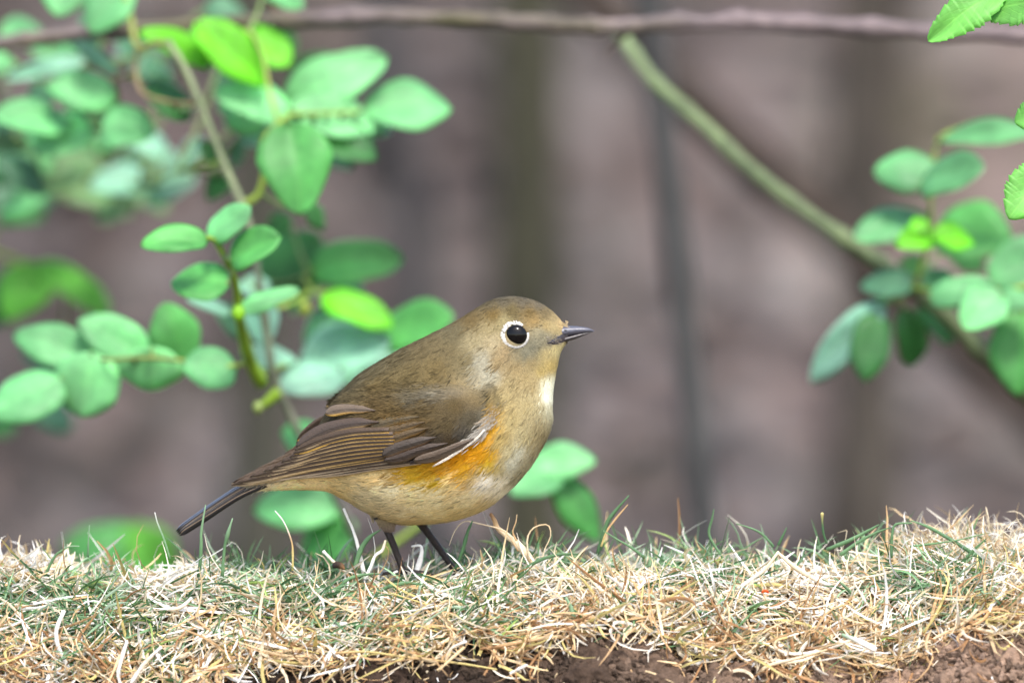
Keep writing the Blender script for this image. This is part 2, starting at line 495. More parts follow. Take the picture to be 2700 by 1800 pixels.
o = mesh_obj('soil_crumbs', V1, F1, M_CLOD, cols=np.clip(C1, 0, 1), smooth=False)
tag(o, 'loose crumbs of brown soil along the bank face', 'soil crumbs', kind='stuff')

# ------------------------------------------------------------------ grass
STRAW = np.array([lin(250, 240, 220), lin(244, 226, 192), lin(230, 202, 156), lin(253, 250, 242), lin(210, 172, 124), lin(170, 128, 86), lin(214, 196, 126)]) * .83
def straw_cols(n, r_, w):
    i = r_.choice(7, n, p=np.array(w) / sum(w))
    return STRAW[i] * r_.uniform(.82, 1.12, (n, 1))
def lay(n, xlo, xhi, tf, seed, lmin, lmax, wmin, wmax, w, lift=(0, .0032), up=(.0, .4), bendsd=1.6):
    r_ = np.random.default_rng(seed)
    px = r_.uniform(xlo, xhi, n); t = tf(r_, n)
    p, nn, dx, dt = bank_frame(px, t)
    a = r_.uniform(0, 2 * math.pi, n)
    # neighbours lie roughly alike: swirl field
    a = a * .55 + 3.5 * fbm(np.stack([px / 170, t * 2.2, t * 0], -1), 2, seed)
    tang = dx * np.cos(a)[:, None] + dt * np.sin(a)[:, None]
    D = nrm(tang + nn * r_.uniform(up[0], up[1], n)[:, None])
    side = nrm(np.cross(D, nn + r_.normal(0, .5, (n, 3))))
    axis = nrm(nn * r_.normal(0, 1, n)[:, None] + side * r_.normal(.35, .7, n)[:, None])
    axis = nrm(axis - D * np.sum(axis * D, -1, keepdims=True))
    L = lmin + (lmax - lmin) * r_.random(n) ** 1.6
    W = wmin + (wmax - wmin) * r_.random(n) ** 2
    c = straw_cols(n, r_, w)
    kink = (np.where(r_.random(n) < .35, r_.integers(1, 6, n), -1), r_.normal(0, .9, n))
    prof = np.array([.8, 1, 1, .95, .85, .65, .2])
    return strips(p + nn * r_.uniform(lift[0], lift[1], n)[:, None], D, side, L, W, axis, r_.normal(0, bendsd, n), K=6,
                  c0=c * r_.uniform(.7, 1, (n, 1)), c1=c, prof=prof, fold=.55, kink=kink)
def merge(parts):
    Vs, Fs, Cs = [], [], []; b = 0
    for V, F, C in parts:
        Vs.append(V); Fs.append(F + b); Cs.append(C); b += len(V)
    return np.concatenate(Vs), np.concatenate(Fs), np.concatenate(Cs)

top_t = lambda r_, n: np.where(r_.random(n) < .4, r_.uniform(-.3, .4, n), r_.uniform(.2, 1.0, n))
edge_t = lambda r_, n: np.clip(r_.normal(.95, .1, n), .6, 1.3)
parts = [
    lay(10500, -350, 3050, top_t, 101, .005, .016, .0004, .0011, [6, 5, 3, 6, 1.2, .4, .6]),
    lay(2000, -350, 3050, top_t, 102, .010, .026, .0005, .0012, [5, 5, 3, 5, 1.5, .4, 1], lift=(.002, .0045), up=(0, .3)),
    lay(1100, -350, 3050, lambda r_, n: r_.uniform(-.25, .9, n), 103, .004, .010, .0004, .001, [4, 4, 3, 5, 2, 1, 1], lift=(.001, .003), up=(.4, 1.8)),
    lay(2300, -350, 3050, edge_t, 104, .006, .026, .0004, .0012, [1, 3, 4, .6, 4, 4, 2.5], lift=(0, .005), up=(-.2, .6)),
    lay(260, -350, 3050, lambda r_, n: r_.uniform(1.05, 1.6, n), 105, .003, .012, .0003, .0009, [2, 2, 3, 2, 3, 3, 2], lift=(.0003, .001), up=(-.1, .15)),
    lay(700, 2380, 2720, lambda r_, n: r_.uniform(-.2, .4, n), 106, .006, .018, .0003, .0007, [4, 6, 4, 3, 1, .3, .5], lift=(.002, .009), up=(0, 1.2), bendsd=2.6),
    lay(500, -60, 140, lambda r_, n: r_.uniform(-.2, .3, n), 107, .006, .016, .0005, .0013, [4, 4, 3, 7, 1, .3, .5], lift=(.002, .006), up=(0, .6)),
    lay(5000, -3300, -350, top_t, 108, .006, .024, .0005, .0014, [4, 5, 4, 3, 2, 1, 1]),
    lay(5000, 3050, 5600, top_t, 109, .006, .024, .0005, .0014, [4, 5, 4, 3, 2, 1, 1]),
    lay(1600, -2500, 5000, lambda r_, n: r_.uniform(-.95, -.2, n), 110, .01, .03, .0006, .0015, [3, 4, 4, 2, 3, 2, 1]),
]
V, F, C = merge(parts)
o = mesh_obj('dry_grass', V, F, M_STRAW, cols=np.clip(C, 0, .9))
tag(o, 'mat of bleached straw coloured dry grass on the bank', 'dry grass', kind='stuff')

GREEN = np.array([lin(84, 126, 76), lin(110, 154, 98), lin(140, 178, 132), lin(62, 106, 58), lin(166, 192, 160), lin(152, 182, 80)]) * .85
GREEN = np.array([desat(c_, .14) for c_ in GREEN])
def green(n, xlo, xhi, seed, lmin, lmax, tf, upw, wmin=.0004, wmax=.0009):
    r_ = np.random.default_rng(seed)
    m = n * 6
    px = r_.uniform(xlo, xhi, m); t = tf(r_, m)
    dens = fbm(np.stack([px / 210, t * 1.6, t * 0], -1), 2, 61) + .7 * r_.normal(0, 1, m)
    k = np.argsort(-dens)[:n]; px = px[k]; t = t[k]
    p, nn, dx, dt = bank_frame(px, t)
    a = r_.uniform(0, 2 * math.pi, n)
    D = nrm(dx * np.cos(a)[:, None] * 1.0 + dt * np.sin(a)[:, None] * .8 + np.array([0, 0, 1.0]) * r_.uniform(upw[0], upw[1], n)[:, None])
    side = nrm(np.cross(D, r_.normal(0, 1, (n, 3))))
    axis = nrm(np.cross(D, np.array([0, 0, 1.0])) + r_.normal(0, .35, (n, 3)))
    i = r_.choice(6, n, p=[.28, .26, .16, .16, .09, .05])
    c = GREEN[i] * r_.uniform(.75, 1.2, (n, 1))
    L = lmin + (lmax - lmin) * r_.random(n) ** 1.7
    return strips(p + nn * r_.uniform(.0005, .004, n)[:, None], D, side, L, r_.uniform(wmin, wmax, n), -axis, np.abs(r_.normal(.6, .7, n)), K=6, c0=c * .8, c1=c * 1.1, fold=.5,
                  kink=(np.where(r_.random(n) < .2, r_.integers(2, 5, n), -1), r_.normal(0, .8, n)))
parts = [
    green(2900, -350, 3050, 201, .006, .017, lambda r_, n: r_.uniform(-.25, 1.0, n), (.2, 1.2)),
    green(360, -350, 3050, 202, .008, .019, lambda r_, n: r_.uniform(-.3, .2, n), (.6, 2.5)),
    green(1500, -350, 3050, 203, .007, .022, lambda r_, n: r_.uniform(.1, .95, n), (-.05, .5)),
    green(900, -3300, -350, 204, .006, .02, lambda r_, n: r_.uniform(-.5, 1.0, n), (.2, 1.4)),
    green(900, 3050, 5600, 205, .006, .02, lambda r_, n: r_.uniform(-.5, 1.0, n), (.2, 1.4)),
]
V, F, C = merge(parts)
o = mesh_obj('green_grass', V, F, M_GRASS, cols=np.clip(C, 0, .9))
tag(o, 'short blue green grass blades growing through the straw', 'grass', kind='stuff')

# single stalks and blades that stand out
def stalk(name, pts, y, w, cols, label, cat, mat, depth=None, taper=(1, .35), flat=.45, n=16):
    """a bent stalk through photo pixels, modelled as a flattened tube"""
    pts = np.asarray(pts, float)
    ys = np.full(len(pts), y * .35 - .006 if y > -.01 else y * .85)
    P = catmull(at(pts[:, 0], pts[:, 1], ys), n)
    t = np.linspace(0, 1, n)
    if name == 'dry_grass_stalk' and w < 30: w = w * .72
    r = w * S * .5 * np.interp(t, np.linspace(0, 1, len(taper)), taper)
    V, F = tube(P, r, 7, .22, int(pts[0, 0]))
    mid = np.repeat(P, 7, 0); mid = np.vstack([mid, P[0], P[-1]])
    dv = V - mid
    dv[:, 1] *= flat
    V = mid + dv
    cols = np.asarray(cols, float)
    ct = np.stack([np.interp(t, np.linspace(0, 1, len(cols)), cols[:, k]) for k in range(3)], -1)
    cc = np.vstack([np.repeat(ct, 7, 0), ct[0], ct[-1]])
    org = P[0]
    o = mesh_obj(name, V - org, F, mat, cols=cc)
    o.location = org
    tag(o, label, cat)
    return o
cW, cC, cT, cO, cB, cY = STRAW[3], STRAW[1], STRAW[2], STRAW[4], STRAW[5], STRAW[6]
gA, gB, gC_, gD = GREEN[0], GREEN[1], GREEN[2], GREEN[3]
st = lambda *a, **k: stalk('dry_grass_stalk', *a, cat='grass stalk', mat=M_STRAW, **k)
bl = lambda *a, **k: stalk('grass_blade', *a, cat='grass blade', mat=M_GRASS, **k)
st([(1420, 1500), (1390, 1462), (1362, 1432), (1335, 1410), (1312, 1392), (1303, 1370), (1293, 1354)], .012, 26, [cT, cC, cC, cO, cB], label='thick cream stub with a brown knobbly tip in front of the breast', taper=(.9, 1.1, 1, .8, .62, .5))
st([(1094, 1530), (1100, 1500), (1107, 1478), (1112, 1456), (1108, 1438), (1085, 1440)], .006, 20, [cW, cW, cW], label='short white hooked straw stub standing between the legs of the bird', taper=(1, 1.1, .8, .5, .3))
st([(962, 1526), (978, 1492), (990, 1464), (1008, 1450), (1016, 1424)], -.012, 12, [cW, cW, cC], label='wavy white straw left of the near leg', taper=(1.1, 1, .9, 1, .7))
st([(962, 1520), (944, 1440), (930, 1395), (918, 1368), (906, 1340)], .0, 12, [cW, cW], label='straight white straw pointing up under the vent', taper=(1.4, 1, .8, .7))
st([(1366, 1452), (1330, 1400), (1262, 1380), (1225, 1374), (1200, 1398), (1184, 1438)], .004, 6, [cO, cC, cC], label='thin arched straw loop right of the far leg')
st([(1394, 1470), (1390, 1420), (1408, 1390), (1444, 1383), (1452, 1412), (1436, 1448), (1428, 1480)], .01, 7, [cC, cT, cC], label='pale angular straw loop to the right of the cream stub')
st([(1362, 1425), (1352, 1402), (1360, 1376), (1363, 1356)], .008, 7, [cO, cO, cT], label='short orange straw standing just beyond the cream stub')
st([(771, 1503), (772, 1460), (768, 1424), (748, 1375), (725, 1346)], -.004, 9, [cY, cY, cO, cW, cW], label='tall bent straw with yellow base and white tip under the belly')
st([(448, 1472), (432, 1420), (416, 1380), (408, 1350)], .01, 9, [gB, gC_, cW], label='tall blade with a whitish tip left of the tail')
st([(2053, 1453), (2020, 1498), (1989, 1521), (1930, 1562), (1870, 1606), (1836, 1640)], -.022, 15, [cC, cC, cW, cT, cO], label='long thick straw slanting down left from its bend', taper=(.7, 1, 1, 1.1))
st([(2050, 1456), (2104, 1500), (2150, 1526), (2206, 1551)], -.02, 18, [cC, cC, cW], label='thick straw slanting down right from the same bend', taper=(.7, 1, 1, .8))
st([(2575, 1606), (2545, 1640), (2465, 1682), (2424, 1706), (2380, 1728)], -.044, 13, [cC, cT, cC, cO], label='long tan runner on the soil at far right', taper=(1, 1, .8, .7))
st([(2700, 1662), (2640, 1668), (2590, 1660), (2550, 1655)], -.046, 15, [cC, cC, cO], label='pale runner entering from the right edge above the bare soil', taper=(1, .9, .7))
st([(2258, 1680), (2200, 1705), (2150, 1718), (2083, 1724), (2045, 1706), (2048, 1688), (2075, 1680)], -.044, 12, [cC, cW, cC, cY], label='tan runner curling into a hook at its left end', taper=(1, 1, .9, .7))
st([(2220, 1672), (2265, 1690), (2308, 1712)], -.048, 20, [gC_, cW, cW], label='thick pale green shoot with a white base on the edge of the turf', taper=(.6, 1, 1.1))
st([(1998, 1776), (2030, 1752), (2100, 1735), (2180, 1712)], -.05, 14, [cT, cC, cT], label='tan straw lying on the turf edge below the hooked runner', taper=(1, .9, .6))
st([(884, 1721), (970, 1717), (1070, 1732), (1160, 1741), (1240, 1752), (1310, 1764)], -.052, 11, [cO, cY, cO, cY, cY], label='long yellow brown runner lying across the dark soil', taper=(1, .9, 1, .8, .6))
st([(1230, 1690), (1190, 1708), (1176, 1736), (1184, 1748)], -.05, 9, [cW, cC, cO], label='crooked side shoot joining the long runner', taper=(1.2, .9, .7))
st([(872, 1715), (858, 1738), (849, 1762)], -.05, 11, [cW, cW], label='small white curved straw at the left end of the long runner', taper=(.8, 1, .8))
st([(1345, 1775), (1365, 1764), (1390, 1752)], -.058, 11, [cW, cW], label='short white chaff piece on dark soil near the bottom', taper=(1, 1, .8))
st([(1266, 1710), (1330, 1700), (1400, 1686), (1470, 1678), (1500, 1682)], -.046, 15, [cB, cO, cT, cO], label='brown runner along the upper edge of the dark soil', taper=(.6, 1, 1, .7))
st([(318, 1810), (312, 1770), (325, 1720), (335, 1692)], -.046, 16, [cW, cW, cW], label='broad white straw hanging over the turf front at left', taper=(.8, 1, 1, .7))
st([(345, 1800), (372, 1760), (400, 1728), (425, 1705)], -.048, 15, [cW, cC, cW], label='slanting white straw right of the hanging broad straw', taper=(1, 1, .8))
st([(188, 1770), (165, 1730), (150, 1690), (150, 1655), (168, 1610)], -.04, 15, [cW, cW, cW], label='long bleached straw running down the turf front at far left', taper=(.8, 1, 1.1, 1))
st([(420, 1590), (450, 1605), (480, 1598), (505, 1575)], -.03, 13, [cW, cC, cW], label='upturned white straw curl left of centre in the turf', taper=(.7, 1, 1.1, .9))
st([(852, 1452), (885, 1486), (925, 1522)], .002, 12, [cW, cC, cB], label='short white straw beside the dark husk under the vent', taper=(1.1, 1, .8))
stalk('seed_husk', [(878, 1494), (888, 1488), (900, 1491), (908, 1500)], .0, 20, [lin(40, 34, 34), lin(56, 40, 30), cB], 'small dark husk in the straw under the vent', 'husk', M_STRAW, taper=(.5, 1.1, .9, .3))
stalk('berry_fragment', [(2008, 1562), (2014, 1557), (2022, 1558), (2026, 1563)], -.028, 8, [lin(205, 90, 30), lin(190, 70, 20)], 'tiny orange red fragment in the straw at right', 'fragment', M_STRAW, taper=(.5, 1, 1, .4))
bl([(524, 1522), (530, 1450), (531, 1400), (542, 1330)], -.012, 10, [gD, gB, gC_], label='tall upright green blade crossing in front of the tail', taper=(1, .95, .8, .25))
bl([(586, 1518), (592, 1445), (600, 1410), (613, 1366)], -.01, 10, [gB, gA, gC_], label='green blade with a brown node right of the tail tip', taper=(1, .8, 1.1, .3))
bl([(107, 1541), (142, 1469), (165, 1450), (184, 1440), (209, 1439)], .0, 8, [gA, gB, gC_], label='green blade bent over at its tip at far left')
bl([(232, 1468), (233, 1425), (236, 1384)], .015, 7, [gA, gC_], label='thin upright green blade near the left edge')
bl([(2180, 1432), (2171, 1404), (2168, 1370), (2168, 1352)], .015, 7, [gD, gD, cY], label='dark stem with a yellow seed tip at right', taper=(1, .8, .8, 1.3))
bl([(2052, 1436), (2064, 1412), (2074, 1390)], .01, 9, [gD, gA], label='short dark green blade left of the seed tipped stem')
bl([(2180, 1448), (2240, 1424), (2290, 1398), (2318, 1382)], .0, 11, [gA, gB, gA], label='long green blade leaning right of the seed tipped stem', taper=(1, 1, .7, .3))
bl([(2215, 1462), (2270, 1424), (2310, 1404), (2346, 1390)], -.006, 10, [gB, gA], label='second leaning green blade just in front of the first one', taper=(1, 1, .7, .3))
bl([(2350, 1470), (2352, 1410), (2362, 1382), (2405, 1378)], .002, 9, [gA, gB], label='green blade bent sharply to the right near the straw tuft', taper=(1, .9, .8, .4))
bl([(2700, 1520), (2620, 1490), (2520, 1430), (2450, 1390), (2402, 1372)], -.006, 11, [gA, gA, gB], label='long green blade lying across the blond straw tuft', taper=(1, 1, .9, .3))
bl([(2400, 1440), (2520, 1424), (2604, 1404)], -.01, 6, [gB, gB], label='thin green blade crossing the blond tuft to the right')
bl([(1575, 1460), (1590, 1410), (1608, 1365), (1658, 1306)], .012, 11, [gD, gA, gA], label='upright green blade right of the low rose leaf', taper=(.9, 1, 1.1, .3))
st([(1585, 1440), (1600, 1400), (1625, 1365), (1655, 1330)], .010, 8, [cY, cO, cO], label='brown straw beside the green blade at the low rose leaf', taper=(.9, .9, 1, .5))
bl([(1200, 1500), (1218, 1455), (1232, 1405), (1246, 1372)], -.004, 11, [gD, gD, gD], label='dark green blade rising to the belly beside the far leg', taper=(.6, 1, .9, .3))
bl([(935, 1500), (950, 1450), (975, 1415), (1003, 1396)], -.008, 14, [gB, gA, gA], label='broad green blade leaning right behind the near leg', taper=(.8, 1, .8, .2))
bl([(880, 1570), (912, 1530), (955, 1515), (1000, 1512)], -.022, 10, [gA, gB, gA], label='arching green blade in front of the near leg', taper=(.9, 1, .9, .4))
bl([(972, 1580), (1020, 1548), (1070, 1536), (1110, 1540)], -.024, 10, [gD, gB, gB], label='arching green blade below the feet of the bird', taper=(.7, 1, 1, .5))
bl([(1365, 1515), (1410, 1482), (1470, 1462), (1525, 1460)], -.012, 10, [gA, gA, gA], label='long low green blade curving right beyond the feet', taper=(.9, 1, .8, .3))
bl([(1510, 1672), (1515, 1640), (1505, 1600), (1492, 1575)], -.042, 13, [gC_, gC_, gC_], label='pale grey green blade hanging over the turf edge', taper=(.4, 1, .9, .5))
bl([(1700, 1470), (1660, 1440), (1625, 1420), (1590, 1398)], .006, 9, [gA, gB], label='green blade leaning left above the bright straw')
bl([(1905, 1470), (1870, 1410), (1878, 1366), (1882, 1342)], .014, 8, [gB, gA, gA], label='upright green blade right of the grey sapling', taper=(.8, 1, .8, .3))
bl([(2040, 1440), (2010, 1408), (1980, 1392), (1942, 1380)], .012, 8, [gA, gB], label='green blade arching left above the turf at right')

# ------------------------------------------------------------------ rose leaves and canes
LEAFC = {'m': lin(128, 206, 134, .72), 'l': lin(146, 224, 150, .74), 'g': lin(104, 190, 98, .70), 'd': lin(72, 142, 70, .66),
         'b': lin(158, 212, 184, .74), 'v': lin(120, 218, 34, .72), 'o': lin(130, 176, 112, .62), 't': lin(98, 154, 114, .64), 'y': lin(106, 188, 60, .68),
         'f': lin(140, 220, 104, .7), 'n': lin(116, 188, 122, .68)}  # pale mint and bluish tones include sky sheen put into the leaf colour
def leaf(parent, bx_, by_, tx_, ty_, w, yb, c, yt=None, tilt=None, droop=.14, fold=.3, serr=False, name='leaf'):
    """leaflet from base to tip (overview pixels); yb, yt depth behind the bird"""
    if yt is None: yt = yb - rng.uniform(-.006, .012)
    B = atd(bx_, by_, yb); T = atd(tx_, ty_, yt)
    a = T - B; T = T + a * .05; B0 = B; B = B - a * .03; a = T - B; Ln = np.linalg.norm(a); a = a / Ln
    view = nrm((B + T) / 2 - CAM)
    k = rng.uniform(.55, 1.15) if tilt is None else tilt
    nn_ = nrm(-view + np.array([0, 0, 1.0]) * k + rng.normal(0, .12, 3))
    sd = nrm(np.cross(nn_, a)); nn_ = np.cross(a, sd)
    # real width so that the seen width is w
    seen = np.linalg.norm(sd - view * np.dot(sd, view) - a * 0)
    wid = 1.17 * w * K * S * (DIST + yb) / DIST / max(seen, .55)
    fold = fold * rng.uniform(.4, 2.0)
    nu, nv = (79, 7) if serr else (19, 9)
    u = np.linspace(0, 1, nu); v = np.linspace(-1, 1, nv)
    U, Vv = np.meshgrid(u, v, indexing='ij')
    pr = np.sin(np.pi * np.clip(u, 0, 1) ** .85) ** .6
    pr = pr * (1 + .06 * np.sin(u * 9 + bx_)) * rng.uniform(.9, 1.08)
    sk = rng.uniform(-.12, .12)
    if serr:
        uw = u * 12 + .35 * np.sin(u * 17 + bx_)
        ph = uw % 1.0
        pr = pr * (1.04 - (.15 + .05 * np.sin(np.floor(uw) * 2.3)) * ph)
    hw = wid * .5 * pr[:, None] * (Vv + sk * (1 - Vv ** 2) * np.sin(np.pi * U))
    wob = .02 * Ln * np.sin(U * 7 + Vv * 2 + bx_)
    h = fold * np.abs(hw) - droop * Ln * (U - .45) ** 2 * 2 + wob - .30 * np.abs(hw) * np.abs(Vv)
    P = B + a * (U * Ln)[..., None] + sd * hw[..., None] + nn_ * h[..., None]
    base = LEAFC[c] * rng.uniform(.9, 1.1)
    edge = np.clip((np.abs(Vv) - .8) * 3, 0, 1)[..., None]
    tone = rng.uniform(-.16, .16)
    cc = base[None, None] * (1 + .18 * edge) * (1 + tone * (U - .5) * 2)[..., None] * (1 + .12 * np.sign(Vv) * rng.choice([-1, 1]))[..., None] * (1 + .07 * np.sin(U * 5 + bx_))[..., None]  # halves tinted lighter and darker, painting in the shading across the fold
    uvv = np.stack([U, Vv], -1).reshape(-1, 2)
    o = mesh_obj(name, P.reshape(-1, 3), grid_faces(nu, nv), M_LEAF, parent, np.clip(cc, 0, 1).reshape(-1, 3), uvv)
    sol = o.modifiers.new('thickness', 'SOLIDIFY'); sol.thickness = .00022; sol.offset = 0
    return B0
def cane(parent, pts, ys, r0, r1, c0, c1, name='cane', n=40, mat=None, rough=.12, under=None):
    pts = np.asarray(pts, float)
    ys = np.interp(np.linspace(0, 1, len(pts)), np.linspace(0, 1, len(ys)), ys)
    if parent.name == 'rose_shrub': ys = np.interp(ys, [0, .15, .3, .5], [0, .17, .28, .4])
    P = catmull(atd(pts[:, 0], pts[:, 1], ys), n)
    t = np.linspace(0, 1, n)
    rad = r0 + (r1 - r0) * t
    if n >= 40:      # swollen nodes at uneven spacing
        ph = t * (n / 9.0) + .5 * np.sin(t * 9)
        rad = rad * (1 + .22 * np.exp(-((ph % 1.0 - .5) / .13) ** 2))
    V, F = tube(P, rad, 12, rough, int(abs(pts[0, 0])) + 1)
    tt = np.concatenate([np.repeat(t, 12), [0, 1]])[:, None]
    cc = c0 * (1 - tt) + c1 * tt
    nz = fbm(V * 120, 3, 77)[:, None]
    cc = cc * (1 + .35 * nz)
    if under is not None:
        m = np.clip(fbm(V * np.array([28, 90, 90]), 2, 78)[:, None] * 1.6, 0, 1)
        cc = cc * (1 - m) + under * m
    mesh_obj(name, V, F, mat or M_BARK, parent, np.clip(cc, .005, 1))
    return P
def petioles(parent, bases, pool, r=.00055, c=None):
    """each leaf stalk is a thin twig running to the nearest stem"""
    pool = np.concatenate(pool)
    for B in bases:
        i = np.argmin(np.linalg.norm((pool - B) * [1, .6, 1], axis=1)); Q = pool[i]
        dd = np.linalg.norm(Q - B)
        if dd < .0012: continue
        mid = (B + Q) / 2 + np.array([0, 0, -.08 * dd])
        V, F = tube(catmull(np.array([Q, mid, B]), 9), np.linspace(r * 1.25, r * .8, 9), 7)
        col = c if c is not None else lin(128, 156, 84, .6)
        col = col * rng.uniform(.75, 1.15)
        mesh_obj('leaf_stalk', V, F, M_TWIG, parent, np.tile(col, (len(V), 1)))

TW = lin(128, 140, 96, .66); TWG = lin(150, 178, 60, .66); TWO = lin(160, 138, 92, .55); TWB = lin(120, 112, 96, .55)
# left shrub
base = atd(840, 1290, .21); base[2] = float(ground_z(base[0], .21)) - .02
SH = empty('rose_shrub', base, 'leafy rose shrub with mint green leaflets filling the left side', 'rose shrub')
pool = []
pool.append(cane(SH, [(385, 95), (425, 160), (470, 265), (512, 370), (555, 470), (580, 545), (594, 640), (612, 760), (628, 860), (668, 955), (716, 1050), (770, 1140), (812, 1230), (836, 1300)],
                 [.17, .15, .14, .15, .2], .0010, .0012, lin(138, 152, 104, .62), lin(134, 134, 118, .58), n=70))
P = np.vstack([pool[0][-1], base + [0, 0, .12], base])
V, F = tube(catmull(P, 14), np.linspace(.0012, .0022, 14), 10, .12); mesh_obj('cane', V, F, M_BARK, SH, np.tile(lin(110, 104, 84, .5), (len(V), 1)))
tw = [
    ([(278, -40), (296, 20), (305, 70), (318, 110), (360, 100), (395, 105)], [.2, .17], .0009, .0009, TWG, TWO),
    ([(318, 110), (312, 165), (330, 215), (390, 235), (446, 240)], [.19, .16], .0007, .0006, TWO, TWO),
    ([(312, 165), (262, 180), (200, 150), (160, 200), (155, 275), (95, 300), (40, 320)], [.19, .26, .3], .0006, .0004, TWO, TWG),
    ([(262, 180), (270, 230), (240, 300), (210, 300)], [.2, .24], .0005, .0004, TWO, TWG),
    ([(512, 370), (450, 385), (400, 395), (345, 415), (280, 420), (90, 370)], [.16, .28, .42], .0006, .0004, TWG, TWG),
    ([(555, 470), (590, 450), (606, 400), (602, 330), (640, 285), (668, 265), (720, 262), (820, 258)], [.15, .15, .19], .001, .0005, TWG, TWG),
    ([(640, 285), (620, 215), (600, 120), (560, 70), (480, 130)], [.16, .18, .19], .0006, .0005, TWG, TWO),
    ([(600, 880), (575, 830), (558, 770), (548, 715), (542, 660), (525, 610), (498, 560), (478, 545)], [.13, .1, .08], .0021, .0006, lin(150, 190, 44, .66), TWG),
    ([(548, 715), (600, 712), (660, 700), (720, 670), (780, 690), (850, 740)], [.12, .2, .22], .0007, .0005, TWG, TWG),
    ([(720, 670), (700, 640), (730, 620)], [.2, .25], .0006, .0004, TWG, TWG),
    ([(575, 830), (520, 842), (418, 828), (340, 822), (250, 826), (215, 825), (150, 850)], [.12, .12, .14], .0007, .0004, TWG, TWO),
    ([(600, 860), (650, 840), (700, 838), (790, 850), (880, 860)], [.15, .19, .2], .0006, .0004, TWG, TWG),
    ([(640, 900), (612, 925), (592, 935)], [.13, .13], .0019, .0009, lin(150, 190, 44, .66), TWG),
    ([(150, 640), (95, 612), (40, 600), (-60, 560)], [.4, .42], .0007, .0009, TWG, TWG),
    ([(-60, 560), (-90, 900), (-60, 1500)], [.42, .4], .0012, .0018, TWB, TWB),
    ([(770, 1140), (790, 1180), (800, 1200)], [.18, .2], .0006, .0005, TWG, TWO),
    ([(770, 1140), (775, 1110), (750, 1040)], [.18, .2], .0006, .0005, TWG, TWG),
    ([(836, 1300), (1000, 1180), (1180, 1060), (1270, 1085), (1278, 1090)], [.2, .19, .18], .0009, .0005, TWG, TWG),
    ([(836, 1300), (600, 1360), (400, 1310)], [.25, .5], .0008, .0006, TWG, TWG),
]
for a_ in tw:
    pool.append(cane(SH, a_[0], a_[1], a_[2], a_[3], a_[4], a_[5], name='twig', n=24, mat=M_TWIG))
